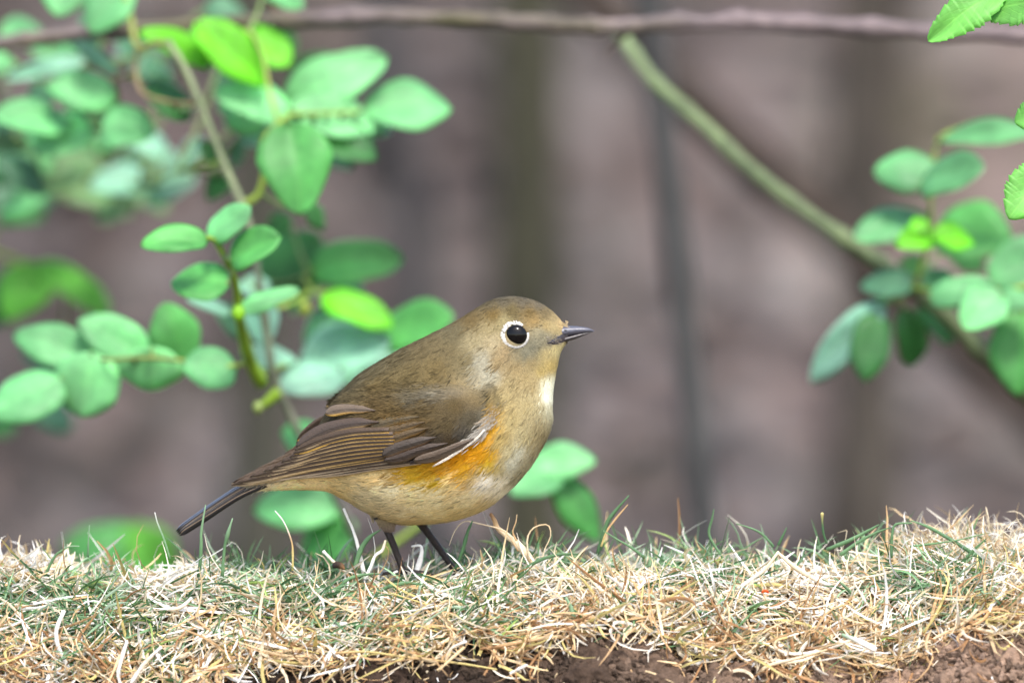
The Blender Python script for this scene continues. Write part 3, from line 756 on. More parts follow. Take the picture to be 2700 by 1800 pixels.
LL = [  # base, tip, width, depth, colour (overview pixels)
    (292, -34, 208, 64, 88, .2, 'm'), (160, -45, 132, 28, 82, .22, 'm'), (240, -60, 250, 10, 60, .22, 'm'),
    (486, 142, 334, 70, 58, .19, 'v'), (455, 52, 612, 188, 92, .18, 'v'), (560, 70, 662, 140, 76, .2, 'v'), (430, 75, 560, 90, 60, .2, 'y'),
    (470, 20, 560, 40, 60, .3, 't'), (610, -30, 690, 10, 50, .2, 'm'),
    (270, 152, 176, 98, 62, .24, 't'), (200, 136, 16, 176, 36, .26, 'b'), (266, 220, 116, 192, 76, .21, 'm'), (157, 275, -6, 262, 76, .22, 'm'),
    (208, 292, 78, 335, 78, .22, 'l'), (232, 298, 348, 296, 86, .2, 'm'), (442, 240, 342, 208, 84, .2, 'd'), (400, 170, 340, 150, 44, .22, 't'), (446, 240, 370, 262, 30, .2, 'm'),
    (84, 330, -60, 372, 118, .36, 'm'), (-40, 420, 124, 452, 112, .42, 't'), (86, 368, 306, 478, 96, .46, 'o'), (300, 420, 380, 480, 60, .46, 'o'),
    (352, 405, 214, 424, 66, .36, 'b'), (442, 398, 338, 464, 56, .36, 'b'), (398, 392, 462, 328, 52, .34, 'b'), (398, 392, 356, 344, 46, .34, 'b'),
    (512, 375, 462, 330, 46, .2, 'd'), (520, 400, 480, 455, 46, .22, 'd'), (530, 380, 560, 320, 36, .25, 't'),
    (672, 252, 504, 212, 84, .19, 'l'), (652, 250, 872, 128, 118, .2, 'l'), (838, 246, 1028, 240, 92, .2, 'm'), (662, 250, 856, 288, 80, .19, 'l'),
    (800, 262, 896, 296, 50, .21, 'b'), (664, 282, 690, 478, 134, .13, 'g'), (712, 296, 858, 356, 80, .19, 'd'), (668, 216, 752, 128, 62, .25, 'd'),
    (640, 130, 676, 90, 70, .28, 'd'), (500, 160, 540, 230, 60, .28, 't'), (560, 300, 510, 250, 60, .22, 'l'), (700, 468, 748, 522, 34, .18, 'd'),
    (640, 300, 560, 322, 46, .22, 'b'), (660, 490, 620, 540, 40, .24, 'd'),
    (474, 548, 332, 556, 62, .08, 'g'), (478, 546, 566, 474, 58, .085, 'm'), (528, 598, 634, 542, 76, .085, 'g'), (522, 652, 398, 640, 76, .085, 'g'),
    (596, 648, 726, 542, 116, .26, 'd'), (716, 618, 914, 588, 92, .24, 'g'), (640, 660, 700, 560, 90, .28, 't'), (552, 708, 682, 660, 44, .1, 'm'), (530, 716, 440, 684, 30, .14, 'b'),
    (596, 695, 606, 784, 66, .16, 'b'), (560, 640, 610, 680, 50, .2, 'b'),
    (222, 826, 38, 764, 92, .14, 'm'), (340, 822, 190, 736, 92, .14, 'm'), (424, 836, 380, 702, 108, .13, 'g'), (348, 800, 346, 896, 124, .125, 'l'),
    (542, 842, 428, 838, 82, .12, 'm'), (140, 868, -16, 944, 96, .13, 'm'), (208, 812, 188, 952, 128, .13, 'l'),
    (556, 815, 678, 820, 50, .17, 'b'), (690, 838, 880, 775, 128, .2, 'b'), (784, 846, 652, 882, 78, .18, 'b'), (770, 850, 930, 800, 112, .22, 'b'), (700, 800, 800, 730, 90, .24, 'm'), (820, 800, 900, 860, 80, .23, 'b'), (560, 770, 500, 700, 50, .22, 't'), (840, 700, 770, 640, 60, .25, 'm'), (660, 700, 720, 640, 60, .27, 'm'), (600, 600, 660, 530, 70, .28, 'd'),
    (20, 130, -40, 170, 70, .28, 'm'), (60, 240, 130, 210, 60, .28, 't'), (150, 330, 60, 300, 80, .28, 'm'), (190, 360, 110, 420, 90, .38, 'o'), (40, 380, 110, 330, 90, .36, 'm'), (10, 470, 90, 500, 80, .42, 'd'), (330, 120, 260, 60, 60, .27, 't'), (240, 90, 190, 40, 60, .27, 't'), (600, 200, 540, 160, 70, .26, 'd'), (760, 230, 700, 170, 80, .24, 'm'), (720, 330, 800, 380, 60, .24, 't'), (610, 260, 520, 280, 70, .22, 'm'), (300, 470, 220, 500, 50, .42, 'o'),
    (862, 770, 1024, 720, 102, .2, 'g'), (742, 678, 896, 738, 64, .19, 'v'), (760, 700, 790, 800, 60, .24, 't'), (800, 680, 870, 760, 60, .24, 'd'),
    (104, 612, 14, 722, 104, .4, 'y'), (88, 602, 246, 706, 70, .4, 'y'), (60, 640, -20, 740, 80, .45, 'd'),
    (150, 850, 60, 800, 60, .42, 't'), (70, 930, 170, 972, 70, .42, 't'), (30, 960, -30, 990, 60, .4, 'd'),
    (776, 1160, 592, 1164, 92, .2, 'l'), (806, 1196, 700, 1296, 100, .2, 'g'), (752, 1040, 658, 990, 76, .2, 'm'),
    (400, 1310, 160, 1240, 110, .5, 'g'), (380, 1330, 300, 1210, 90, .5, 'y'),
    (1222, 1058, 1362, 1052, 66, .18, 'l'), (1284, 1078, 1180, 1124, 78, .18, 'm'), (1272, 1086, 1378, 1236, 76, .18, 'g'),
]
dep = lambda d: float(np.interp(d, [0, .15, .3, .5], [0, .17, .28, .4]))
bases = []
for l in LL:
    bases.append(leaf(SH, l[0], l[1], l[2], l[3], l[4], dep(l[5]), l[6]))
for k in range(18):
    x0, y0 = rng.uniform(-20, 470), rng.uniform(60, 470)
    aa = rng.uniform(2.2, 4.4); ln = rng.uniform(80, 130)
    bases.append(leaf(SH, x0, y0, x0 + ln * math.cos(aa), y0 + ln * math.sin(aa), rng.uniform(50, 72), dep(rng.uniform(.27, .42)), rng.choice(['m', 'o', 't', 'm', 'b'])))
petioles(SH, bases, pool)
# swollen buds
for (x, y_, d_, r_, c_) in [(548, 718, .098, .0026, lin(150, 215, 40, .7)), (640, 425, .15, .0022, lin(150, 170, 60, .6)), (700, 708, .2, .0024, lin(160, 180, 60, .6)), (592, 936, .13, .002, lin(160, 180, 90, .6))]:
    c0 = atd(x, y_, d_)
    V = nrm(ico_v) * r_ * np.array([1, 1, 1.3]) + c0
    o = mesh_obj('bud', V, ico_f, M_TWIG, SH, np.tile(c_, (12, 1)))
    m_ = o.modifiers.new('round', 'SUBSURF'); m_.levels = 2; m_.render_levels = 2

# bare horizontal cane across the top
hp = [(-2600, 2600), (-1900, 1300), (-1200, 520), (-500, 180), (0, 100), (100, 86), (220, 74), (420, 62), (600, 50), (760, 42), (900, 38), (1040, 44), (1160, 50), (1300, 58), (1420, 62), (1560, 54), (1750, 52), (1950, 62), (2150, 74), (2352, 82), (2700, 120), (3100, 260)]
hb = atd(3100, 260, .3)
HC = empty('bramble_cane', [hb[0] + .05, .3, float(ground_z(hb[0] + .05, .3))], 'long bare mauve brown cane running across the top', 'cane')
P = cane(HC, hp, [.22, .215, .215], .0024, .0027, lin(138, 122, 118, .5), lin(146, 128, 126, .5), n=220, rough=.2, under=lin(104, 98, 62, .42))
gz = np.array(HC.location)
V, F = tube(catmull(np.vstack([P[-1], P[-1] * .4 + gz * .6 + [.03, 0, .02], gz]), 20), np.linspace(.0024, .003, 20), 10, .12)
mesh_obj('cane', V, F, M_BARK, HC, np.tile(lin(130, 112, 100, .55), (len(V), 1)))
for (x0, y0, x1, y1) in [(1640 / K + 20, 60, 1390, 130), (1040, 40, 1050, 22), (1985, 64, 1995, 84), (640, 46, 600, -30), (2260, 76, 2290, 40)]:
    a0 = atd(x0, y0, .22); a1 = atd(x1, y1, .217)
    V, F = tube(catmull(np.vstack([a0, (a0 + a1) / 2 + [.0004, 0, 0], a1]), 6), np.linspace(.0013, .0002, 6), 7)
    mesh_obj('thorn', V, F, M_BARK, HC, np.tile(lin(120, 96, 70, .55), (len(V), 1)))

# right shrub: green diagonal cane and leaves
gp = [(1425, 72), (1445, 110), (1500, 185), (1560, 238), (1630, 300), (1700, 368), (1800, 450), (1900, 522), (2000, 588), (2080, 645), (2180, 730), (2280, 830), (2380, 925), (2500, 1060), (2640, 1300)]
e0 = atd(2640, 1300, .2); rb = np.array([e0[0] + .02, .2, float(ground_z(e0[0], .2)) - .02])
RS = empty('rose_shrub', rb, 'rose shrub at right with a long slanting green cane', 'rose shrub')
P = cane(RS, gp, [.29, .25, .22, .2], .0021, .0026, lin(130, 148, 100, .58), lin(90, 102, 58, .48), n=120, rough=.1)
pool = [P]
V, F = tube(catmull(np.vstack([P[-1], P[-1] * .5 + rb * .5, rb]), 14), np.linspace(.0023, .003, 14), 10, .1)
mesh_obj('cane', V, F, M_BARK, RS, np.tile(lin(96, 104, 62, .5), (len(V), 1)))
for a_ in [
    ([(2100, 660), (2120, 600), (2140, 540), (2138, 470), (2142, 420), (2150, 340), (2168, 310), (2240, 280)], [.21, .2, .22], .0008, .0004, TWG, TWG),
    ([(2140, 540), (2155, 545), (2180, 535)], [.2, .2], .0006, .0004, TWG, TWG),
    ([(2100, 660), (2160, 670), (2230, 665), (2300, 670), (2420, 640)], [.2, .19, .2], .0008, .0006, TWG, TWG),
    ([(2100, 660), (2060, 690), (2030, 700), (2010, 702)], [.21, .21], .0007, .0005, TWG, TWO),
    ([(2300, 670), (2345, 700), (2352, 722)], [.19, .19], .0006, .0004, TWG, TWG),
]:
    pool.append(cane(RS, a_[0], a_[1], a_[2], a_[3], a_[4], a_[5], name='twig', n=24, mat=M_TWIG))
RL = [(2152, 394, 2014, 388, 82, .2, 'n'), (2112, 420, 2246, 378, 84, .19, 'n'), (2164, 312, 2380, 296, 46, .2, 'n'), (2128, 492, 1972, 536, 76, .21, 'n'),
      (2152, 540, 2066, 556, 62, .185, 'v'), (2146, 538, 2236, 552, 58, .18, 'v'), (2120, 530, 2100, 500, 40, .18, 'v'), (2150, 540, 2312, 536, 112, .22, 'g'), (2170, 560, 2260, 608, 60, .24, 'd'),
      (2094, 652, 1982, 650, 64, .2, 't'), (2024, 700, 1862, 868, 72, .2, 'b'), (2012, 718, 1988, 864, 90, .2, 'd'), (2080, 712, 2100, 838, 74, .21, 'd'),
      (2118, 700, 2192, 780, 66, .23, 'd'), (2136, 684, 2276, 652, 58, .17, 'n'), (2304, 676, 2214, 744, 82, .16, 'l'), (2282, 652, 2410, 566, 116, .2, 'n'),
      (2352, 716, 2338, 896, 124, .19, 'g'), (2280, 690, 2380, 690, 50, .18, 'n'), (2080, 640, 2120, 590, 50, .24, 'd'), (2060, 660, 2010, 700, 50, .24, 'd'), (2120, 660, 2180, 620, 50, .22, 'n')]
bases = []
for l in RL:
    bases.append(leaf(RS, l[0], l[1], l[2], l[3], l[4], l[5], l[6]))
petioles(RS, bases, pool)

# sharp serrated leaves at the right edge, level with the bird
pb = bank(np.array(3250.), np.array(.3))
SG = empty('rose_sprig', pb, 'sharp serrated light green rose leaflets entering at the right edge', 'rose sprig')
sp_ = [(2830, 1280), (2800, 1000), (2640, 640), (2520, 380), (2470, 150), (2440, -40)]
P = cane(SG, sp_, [.0, .01], .0016, .0009, TWB, TWG, name='cane', n=40, mat=M_TWIG)
pool = [P]
for q in [([(2470, 150), (2400, 40), (2330, -4), (2270, 0)], [.01, .008]), ([(2520, 380), (2440, 300), (2400, 262)], [.01, .006]), ([(2560, 470), (2470, 420), (2400, 398)], [.01, .006])]:
    pool.append(cane(SG, q[0], q[1], .0006, .0004, TWG, TWG, name='twig', n=16, mat=M_TWIG))
bases = []
for l in [(2310, -30, 2140, 84, 84, .006, 'f', .35), (2252, 20, 2420, 0, 84, .008, 'f', .3), (2420, 250, 2334, 278, 66, .006, 'f', .3), (2408, 380, 2324, 492, 104, .004, 'f', .2), (2330, -10, 2280, -80, 60, .008, 'f', .3)]:
    bases.append(leaf(SG, l[0], l[1], l[2], l[3], l[4], l[5], l[6], tilt=l[7], serr=True))
petioles(SG, bases, pool)

# ------------------------------------------------------------------ the bird
foot = at(1130, 1512, 0.0)
BIRD = empty('small_songbird', foot, 'small olive brown songbird with orange flank and white eye ring standing on the turf', 'bird')

SEC = np.array([  # upper px,py  lower px,py  half width (px)
    [1488, 866, 1490, 894, 6], [1484, 852, 1493, 905, 13], [1474, 838, 1486, 916, 26], [1455, 819, 1478, 932, 46], [1424, 798, 1471, 962, 72], [1389, 786, 1464, 996, 88], [1354, 781, 1459, 1034, 97],
    [1320, 784, 1457, 1072, 108], [1285, 796, 1458, 1106, 122], [1245, 819, 1447, 1148, 140], [1200, 847, 1424, 1195, 160], [1150, 873, 1391, 1246, 180],
    [1100, 898, 1347, 1294, 194], [1050, 923, 1288, 1343, 202], [1000, 952, 1212, 1375, 202], [950, 985, 1120, 1389, 190], [910, 1022, 1036, 1386, 172],
    [875, 1066, 965, 1356, 146], [846, 1112, 912, 1322, 114], [808, 1158, 868, 1297, 84], [765, 1202, 803, 1291, 60], [715, 1238, 742, 1291, 42], [668, 1266, 688, 1291, 24]], float)
NS, NR = 110, 64
sec = catmull(SEC, NS)
sec[:, 3] -= np.interp(sec[:, 3], [1100, 1300, 1390], [0, 5, 8]) * np.clip((sec[:, 2] - 880) / 60, 0, 1)
up_p = at(sec[:, 0], sec[:, 1], 0); lo_p = at(sec[:, 2], sec[:, 3], 0)
a = np.linspace(0, 2 * math.pi, NR, endpoint=False)
cen = (up_p + lo_p) / 2; ax1 = (up_p - lo_p) / 2
cs_, sn_ = np.cos(a), np.sin(a)
se = np.sign(sn_) * np.abs(sn_) ** .92
BV = cen[:, None] + ax1[:, None] * cs_[None, :, None] + np.array([0, -1.0, 0])[None, None] * (sec[:, 4] * S)[:, None, None] * se[None, :, None]
BF = grid_faces(NS, NR, True)
nb = NS * NR
Vb = np.vstack([BV.reshape(-1, 3), cen[0] + (cen[0] - cen[1]) * .3, cen[-1] + (cen[-1] - cen[-2]) * .3])
j = np.arange(NR); j2 = (j + 1) % NR
capf = [[int(j2[k]), int(j[k]), nb] for k in range(NR)] + [[(NS - 1) * NR + int(j[k]), (NS - 1) * NR + int(j2[k]), nb + 1] for k in range(NR)]
Fb = [list(map(int, f)) for f in BF] + capf
BVH = BVHTree.FromPolygons([Vector(v) for v in Vb], Fb)

def ray_body(px, py, default=0.0):
    d_ = nrm(at(px, py, 0) - CAM)
    h = BVH.ray_cast(Vector(CAM), Vector(d_))
    return h[0].y if h[0] is not None else default

def pix(P):
    """photo pixel of world points"""
    P = np.asarray(P) - CAM
    f = np.array([0, CP, -SP]); u = np.array([0, SP, CP])
    dz = P @ f
    return 1350 + P[..., 0] / dz * DIST / S, 900 - (P @ u) / dz * DIST / S

# plumage colour map over the side of the bird (photo pixels), own feather colours, belly tones brightened to offset its shade
KB = .66
PC = [(1428, 880, 118, 111, 98), (1406, 914, 112, 106, 95), (1442, 897, 122, 113, 100), (1386, 936, 112, 106, 94), (1422, 905, 126, 118, 104), (1480, 850, 190, 160, 118), (1462, 842, 156, 134, 100), (1440, 830, 136, 116, 86), (1420, 805, 126, 112, 98), (1380, 792, 116, 104, 92), (1330, 790, 118, 106, 92), (1290, 800, 124, 108, 84),
      (1400, 825, 136, 110, 68), (1350, 820, 122, 104, 70), (1300, 830, 138, 110, 62), (1240, 840, 130, 106, 68), (1410, 850, 150, 120, 76), (1440, 860, 168, 142, 98), (1460, 862, 184, 160, 118),
      (1330, 850, 150, 134, 100), (1290, 870, 150, 132, 100), (1420, 875, 156, 144, 122), (1440, 890, 150, 140, 124), (1415, 905, 140, 132, 118), (1390, 930, 128, 122, 110), (1450, 905, 150, 136, 112), (1360, 938, 134, 120, 98),
      (1300, 905, 166, 148, 122), (1330, 930, 154, 130, 100), (1250, 900, 150, 134, 106), (1200, 880, 126, 112, 86), (1310, 960, 150, 126, 92), (1360, 970, 156, 132, 96), (1400, 960, 152, 130, 94),
      (1440, 935, 184, 162, 116), (1465, 920, 214, 192, 140), (1455, 965, 208, 176, 108), (1430, 985, 186, 158, 96), (1445, 1015, 238, 232, 218), (1440, 1050, 242, 238, 228), (1416, 1040, 190, 168, 128), (1408, 1012, 176, 152, 112), (1424, 1068, 188, 168, 130), (1450, 1085, 206, 194, 170),
      (1390, 1000, 168, 144, 104), (1350, 1020, 170, 148, 110), (1270, 950, 158, 150, 140), (1295, 985, 166, 158, 148), (1230, 950, 140, 122, 90), (1180, 930, 132, 114, 84), (1120, 920, 128, 110, 80),
      (1060, 940, 122, 106, 78), (1000, 970, 120, 106, 80), (1150, 970, 136, 114, 76), (1080, 985, 130, 110, 74), (940, 1010, 122, 108, 84), (900, 1040, 118, 104, 82), (1010, 1010, 132, 110, 72), (880, 1070, 112, 98, 76),
      (1330, 1060, 182, 160, 118), (1390, 1070, 186, 164, 122), (1420, 1120, 178, 158, 122), (1340, 1110, 188, 166, 120), (1380, 1150, 190, 172, 134), (1430, 1160, 172, 150, 112),
      (1310, 1090, 206, 160, 74), (1295, 1125, 220, 156, 44), (1270, 1160, 226, 150, 24), (1235, 1190, 228, 146, 18), (1200, 1210, 222, 138, 14), (1170, 1235, 216, 146, 34), (1225, 1225, 212, 150, 52), (1270, 1200, 222, 152, 30), (1295, 1190, 216, 158, 64),
      (1160, 1265, 226, 182, 64), (1230, 1245, 226, 168, 46), (1290, 1228, 214, 172, 62), (1100, 1264, 228, 184, 64), (1200, 1235, 226, 156, 34), (1320, 1160, 200, 170, 104), (1340, 1190, 202, 184, 146), (1365, 1200, 214, 206, 192), (1350, 1225, 216, 208, 196), (1390, 1215, 190, 172, 140), (1375, 1245, 184, 166, 134),
      (1310, 1240, 196, 172, 116), (1280, 1270, 212, 202, 180), (1320, 1280, 204, 190, 158), (1250, 1250, 206, 172, 96), (1190, 1260, 206, 178, 108), (1130, 1240, 220, 160, 52), (1080, 1245, 226, 168, 60), (1040, 1250, 220, 176, 88), (1000, 1255, 206, 176, 108),
      (1100, 1290, 214, 196, 142), (1030, 1290, 212, 196, 148), (1160, 1310, 212, 194, 142), (1230, 1310, 202, 182, 130), (1280, 1330, 192, 168, 112), (1210, 1350, 194, 170, 112), (1130, 1350, 204, 184, 130), (1060, 1350, 198, 178, 130),
      (980, 1310, 196, 178, 132), (940, 1290, 198, 172, 112), (1030, 1375, 190, 168, 122), (1120, 1380, 184, 160, 106), (970, 1340, 190, 172, 130), (900, 1290, 204, 176, 112), (840, 1275, 222, 192, 128), (780, 1278, 232, 204, 142), (720, 1280, 222, 202, 158),
      (800, 1180, 96, 88, 78), (740, 1225, 120, 120, 124), (700, 1250, 100, 100, 104), (860, 1120, 104, 92, 74)]
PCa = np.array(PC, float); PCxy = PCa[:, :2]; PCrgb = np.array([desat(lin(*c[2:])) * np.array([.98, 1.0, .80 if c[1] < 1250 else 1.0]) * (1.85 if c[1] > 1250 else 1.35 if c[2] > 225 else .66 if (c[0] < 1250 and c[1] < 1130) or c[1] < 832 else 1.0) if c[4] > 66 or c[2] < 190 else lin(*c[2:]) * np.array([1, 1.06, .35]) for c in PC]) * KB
def plume_col(px, py):
    px = np.asarray(px).ravel(); py = np.asarray(py).ravel()
    out = np.zeros((len(px), 3))
    for i in range(0, len(px), 8000):
        d2 = (px[i:i + 8000, None] - PCxy[None, :, 0]) ** 2 + (py[i:i + 8000, None] - PCxy[None, :, 1]) ** 2
        w = 1 / (d2 + 120) ** 2
        out[i:i + 8000] = (w @ PCrgb) / w.sum(1, keepdims=True)
    return out
bpx, bpy_ = pix(Vb)
body = mesh_obj('body', Vb, Fb, M_SKIN, BIRD, plume_col(bpx, bpy_))

def plumage(name, parent, P, N, Flow, px, py, L, W, colf, jit=.25, lift=.12, dark=.3, seed=0, sink=.0002, streak=None):
    r_ = np.random.default_rng(seed); n = len(P)
    D = nrm(Flow + np.cross(N, Flow) * r_.normal(0, jit, n)[:, None] + N * r_.uniform(.02, lift, n)[:, None])
    side = nrm(np.cross(D, N))
    c = colf(px + r_.normal(0, 6, n), py + r_.normal(0, 6, n)) * np.exp(r_.normal(0, .11, n))[:, None]
    isd = r_.random(n) < .08
    dk = isd[:, None] * r_.uniform(dark * 1.0, dark * 1.9, (n, 1)); W = W * np.where(isd, 1.4, 1)
    c = c * (1 - dk)
    lores = np.exp(-(((px - 1425) / 34) ** 2 + ((py - 893) / 30) ** 2))
    c = c * np.exp(r_.normal(0, 1, n) * .45 * lores)[:, None] * (1 - .12 * lores)[:, None]
    if streak is not None:
        c = c * np.exp(.22 * streak)[:, None]
        P = P + N * (np.clip(streak, -1, 1) * 1.8 * S)[:, None]
    prof = np.array([.7, 1, .85, .12])
    V, F, C = strips(P - N * sink, D, side, L, W, side, -r_.uniform(.0, .35, n), K=3, c0=c * .94, c1=c * 1.06, prof=prof, fold=.15)
    o = mesh_obj(name, V, F, M_PLUME, parent, np.clip(C, 0, .95))
    o['kind'] = 'stuff'
    return o

# sample the body surface
N_B = 80000
ui = rng.uniform(0, NS - 1.001, N_B * 2); vi = rng.uniform(0, NR, N_B * 2)
i0 = ui.astype(int); fu = ui - i0; k0 = vi.astype(int) % NR; fv = vi - vi.astype(int); k1 = (k0 + 1) % NR
def bil(A):
    return (A[i0, k0] * ((1 - fu) * (1 - fv))[:, None] + A[i0 + 1, k0] * (fu * (1 - fv))[:, None] + A[i0, k1] * ((1 - fu) * fv)[:, None] + A[i0 + 1, k1] * (fu * fv)[:, None])
dU = np.gradient(BV, axis=0); dV = np.roll(BV, -1, 1) - np.roll(BV, 1, 1)
NN = nrm(np.cross(dU, dV)); 
out_sign = np.sign(np.sum(NN * (BV - cen[:, None]), -1, keepdims=True)); NN = NN * out_sign
area = np.linalg.norm(np.cross(dU, dV), axis=-1)
keep = rng.random(N_B * 2) < np.clip((area[i0, k0] / np.percentile(area, 75)) + .06, 0, 1)
sel = np.where(keep)[0][:N_B]
P_ = bil(BV)[sel]; N_ = nrm(bil(NN)[sel]); Fl = nrm(bil(dU)[sel])
qx, qy = pix(P_)
s_t = ui[sel] / NS
Lp = np.interp(s_t, [0, .12, .25, .45, .7, .85, 1], [7, 11, 16, 24, 34, 30, 34]) * rng.uniform(.7, 1.3, len(sel)) * S
Wp = np.interp(s_t, [0, .15, .4, 1], [1.8, 2.3, 3.0, 3.3]) * rng.uniform(.7, 1.3, len(sel)) * S
streak_b = fbm(np.stack([ui[sel] / 2.6, vi[sel] * 3.2, ui[sel] * 0], -1), 3, 91)
# keep feathers off the eye
EX, EY, ER = 1361, 884, 28
ok = ((qx - EX) ** 2 + (qy - EY) ** 2) > 30 ** 2
plumage('plumage', body, P_[ok], N_[ok], Fl[ok], qx[ok], qy[ok], Lp[ok], Wp[ok], plume_col, seed=5, streak=streak_b[ok])

# --- eyes
def eye(sign):
    y0 = ray_body(EX, EY) + 4 * S
    c = at(EX, EY, y0)
    nu, nv = 18, 32
    th = np.linspace(0, math.pi, nu); ph = np.linspace(0, 2 * math.pi, nv, endpoint=False)
    TH, PH = np.meshgrid(th, ph, indexing='ij')
    sp = np.stack([np.sin(TH) * np.cos(PH), -np.cos(TH), np.sin(TH) * np.sin(PH)], -1)
    V = c + sp * ER * S * np.array([1.02, .62, 1.0])
    V[..., 1] *= 1
    V = V.reshape(-1, 3); V[:, 1] *= sign
    e = mesh_obj('eye', V, grid_faces(nu, nv, True), M_EYE, BIRD, np.tile([.004, .0035, .003], (len(V), 1)))
    # white ring of tiny feathers, wider behind and above
    n = 420; r_ = np.random.default_rng(3)
    ang = r_.uniform(0, 2 * math.pi, n); fr = r_.random(n)
    wid = 1.5 + 8 * np.clip(np.cos(ang - 2.6), 0, 1)
    gapm = np.abs(((ang - .62 + math.pi) % (2 * math.pi)) - math.pi) < .34      # break towards the lores
    rad = ER + .5 + wid * fr
    px = EX + rad * np.cos(ang); py = EY - rad * np.sin(ang)
    yy = np.array([ray_body(x_, y_) for x_, y_ in zip(px, py)]) - (6 - 4.0 * fr) * S
    P = at(px, py, yy)
    D = np.stack([np.cos(ang), np.full(n, .25), np.sin(ang)], -1) + np.array([-.35, 0, 0])
    side = nrm(np.cross(D, [0, -1, 0]))
    c = np.where(gapm[:, None], lin(150, 132, 96, .8), lin(238, 234, 224, .8)) * r_.uniform(.88, 1.04, (n, 1))
    V, F, C = strips(P, D, side, r_.uniform(4, 7, n) * S, r_.uniform(2.4, 3.6, n) * S, side, np.zeros(n), K=3, c0=c, c1=c, prof=np.array([.8, 1, .8, .2]), fold=.3)
    V[:, 1] *= sign
    o = mesh_obj('eye_ring', V, F, M_PLUME, e, C); o['kind'] = 'stuff'
eye(1); eye(-1)

# --- beak
def loft(secs, n=22, m=20, mat=None, name='part', parent=None, col=None, pw=1.0):
    s_ = catmull(np.array(secs, float), n)
    U = at(s_[:, 0], s_[:, 1], 0); Lw = at(s_[:, 2], s_[:, 3], 0)
    a = np.linspace(0, 2 * math.pi, m, endpoint=False)
    cc = (U + Lw) / 2; A = (U - Lw) / 2
    V = cc[:, None] + A[:, None] * np.cos(a)[None, :, None] + np.array([0, -1., 0]) * (s_[:, 4] * S)[:, None, None] * (np.sign(np.sin(a)) * np.abs(np.sin(a)) ** pw)[None, :, None]
    V = np.vstack([V.reshape(-1, 3), cc[0], cc[-1]])
    F = [list(map(int, f)) for f in grid_faces(n, m, True)]
    for k in range(m):
        F.append([(k + 1) % m, k, n * m]); F.append([(n - 1) * m + k, (n - 1) * m + (k + 1) % m, n * m + 1])
    return mesh_obj(name, V, F, mat, parent, np.tile(col, (len(V), 1)))
loft([(1452, 872, 1450, 893, 26), (1475, 861, 1472, 891, 25), (1492, 859, 1490, 887, 20), (1518, 860, 1516, 882, 13), (1545, 863, 1543, 877, 7), (1560, 868, 1559, 874, 3), (1568, 873, 1567, 874.5, .6)], mat=M_BEAK, name='upper_bill', parent=BIRD, col=lin(84, 84, 94, .75))
loft([(1440, 894, 1442, 904, 30), (1462, 890, 1464, 906, 27), (1490, 885, 1492, 901, 18), (1518, 880, 1519, 893, 10), (1545, 876, 1545, 882, 4), (1562, 873.5, 1562, 875.5, 1)], mat=M_BEAK, name='lower_bill', parent=BIRD, col=lin(52, 46, 48, .8))
for sg in (1, -1):     # nostril pit
    c0 = at(1490, 871, -19 * S)
    V = ico_v * np.array([5.5, 1.6, 2.6]) * S + c0
    V[:, 1] *= sg
    mesh_obj('nostril', V, ico_f, M_BEAK, BIRD, np.tile([.008, .007, .007], (12, 1)))
# dark gape wedge running back along the side of the face
def gape(sg):
    top = catmull([(1444, 902), (1462, 893), (1480, 882), (1496, 872)], 14); bot = catmull([(1443, 905), (1464, 908), (1482, 903), (1498, 896)], 14)
    V = []
    for f in np.linspace(0, 1, 5):
        q = top * (1 - f) + bot * f
        bulge = 3.2 * math.sin(math.pi * f) + 1.0
        V.append(at(q[:, 0], q[:, 1], np.array([min(ray_body(x_, y_, -10 * S), -10 * S) for x_, y_ in q]) - bulge * S))
    V = np.stack(V, 1).reshape(-1, 3); V[:, 1] *= sg
    mesh_obj('gape', V, grid_faces(14, 5), M_BEAK, BIRD, np.tile(lin(62, 56, 58, .7), (len(V), 1)))
gape(1); gape(-1)
# pale bristles over the bill base and along the gape
n = 75; r_ = np.random.default_rng(9)
px = np.concatenate([r_.uniform(1474, 1494, 25), r_.uniform(1440, 1478, 50)]); py = np.concatenate([r_.uniform(846, 866, 25), r_.uniform(884, 910, 50)])
yy = np.array([ray_body(x_, y_, -.0008) for x_, y_ in zip(px, py)]) - 2 * S
P = at(px, py, yy)
D = np.stack([np.full(n, 1.0), r_.normal(-.25, .25, n), r_.normal(-.1, .35, n)], -1)
side = nrm(np.cross(D, [0, -1, 0.2]))
c = np.where((np.arange(n) < 25)[:, None], lin(222, 196, 150, .8), lin(150, 140, 124, .8)) * r_.uniform(.6, 1.1, (n, 1))
V, F, C = strips(P, D, side, r_.uniform(5, 11, n) * S, r_.uniform(1.0, 1.8, n) * S, side, r_.normal(0, .3, n), K=3, c0=c, c1=c, prof=np.array([.9, 1, .7, .15]), fold=.2)
V2 = V.copy(); V2[:, 1] *= -1
V, F, C = merge([(V, F, C), (V2, F, C)])
o = mesh_obj('bill_bristles', V, F, M_PLUME, body, C); o['kind'] = 'stuff'

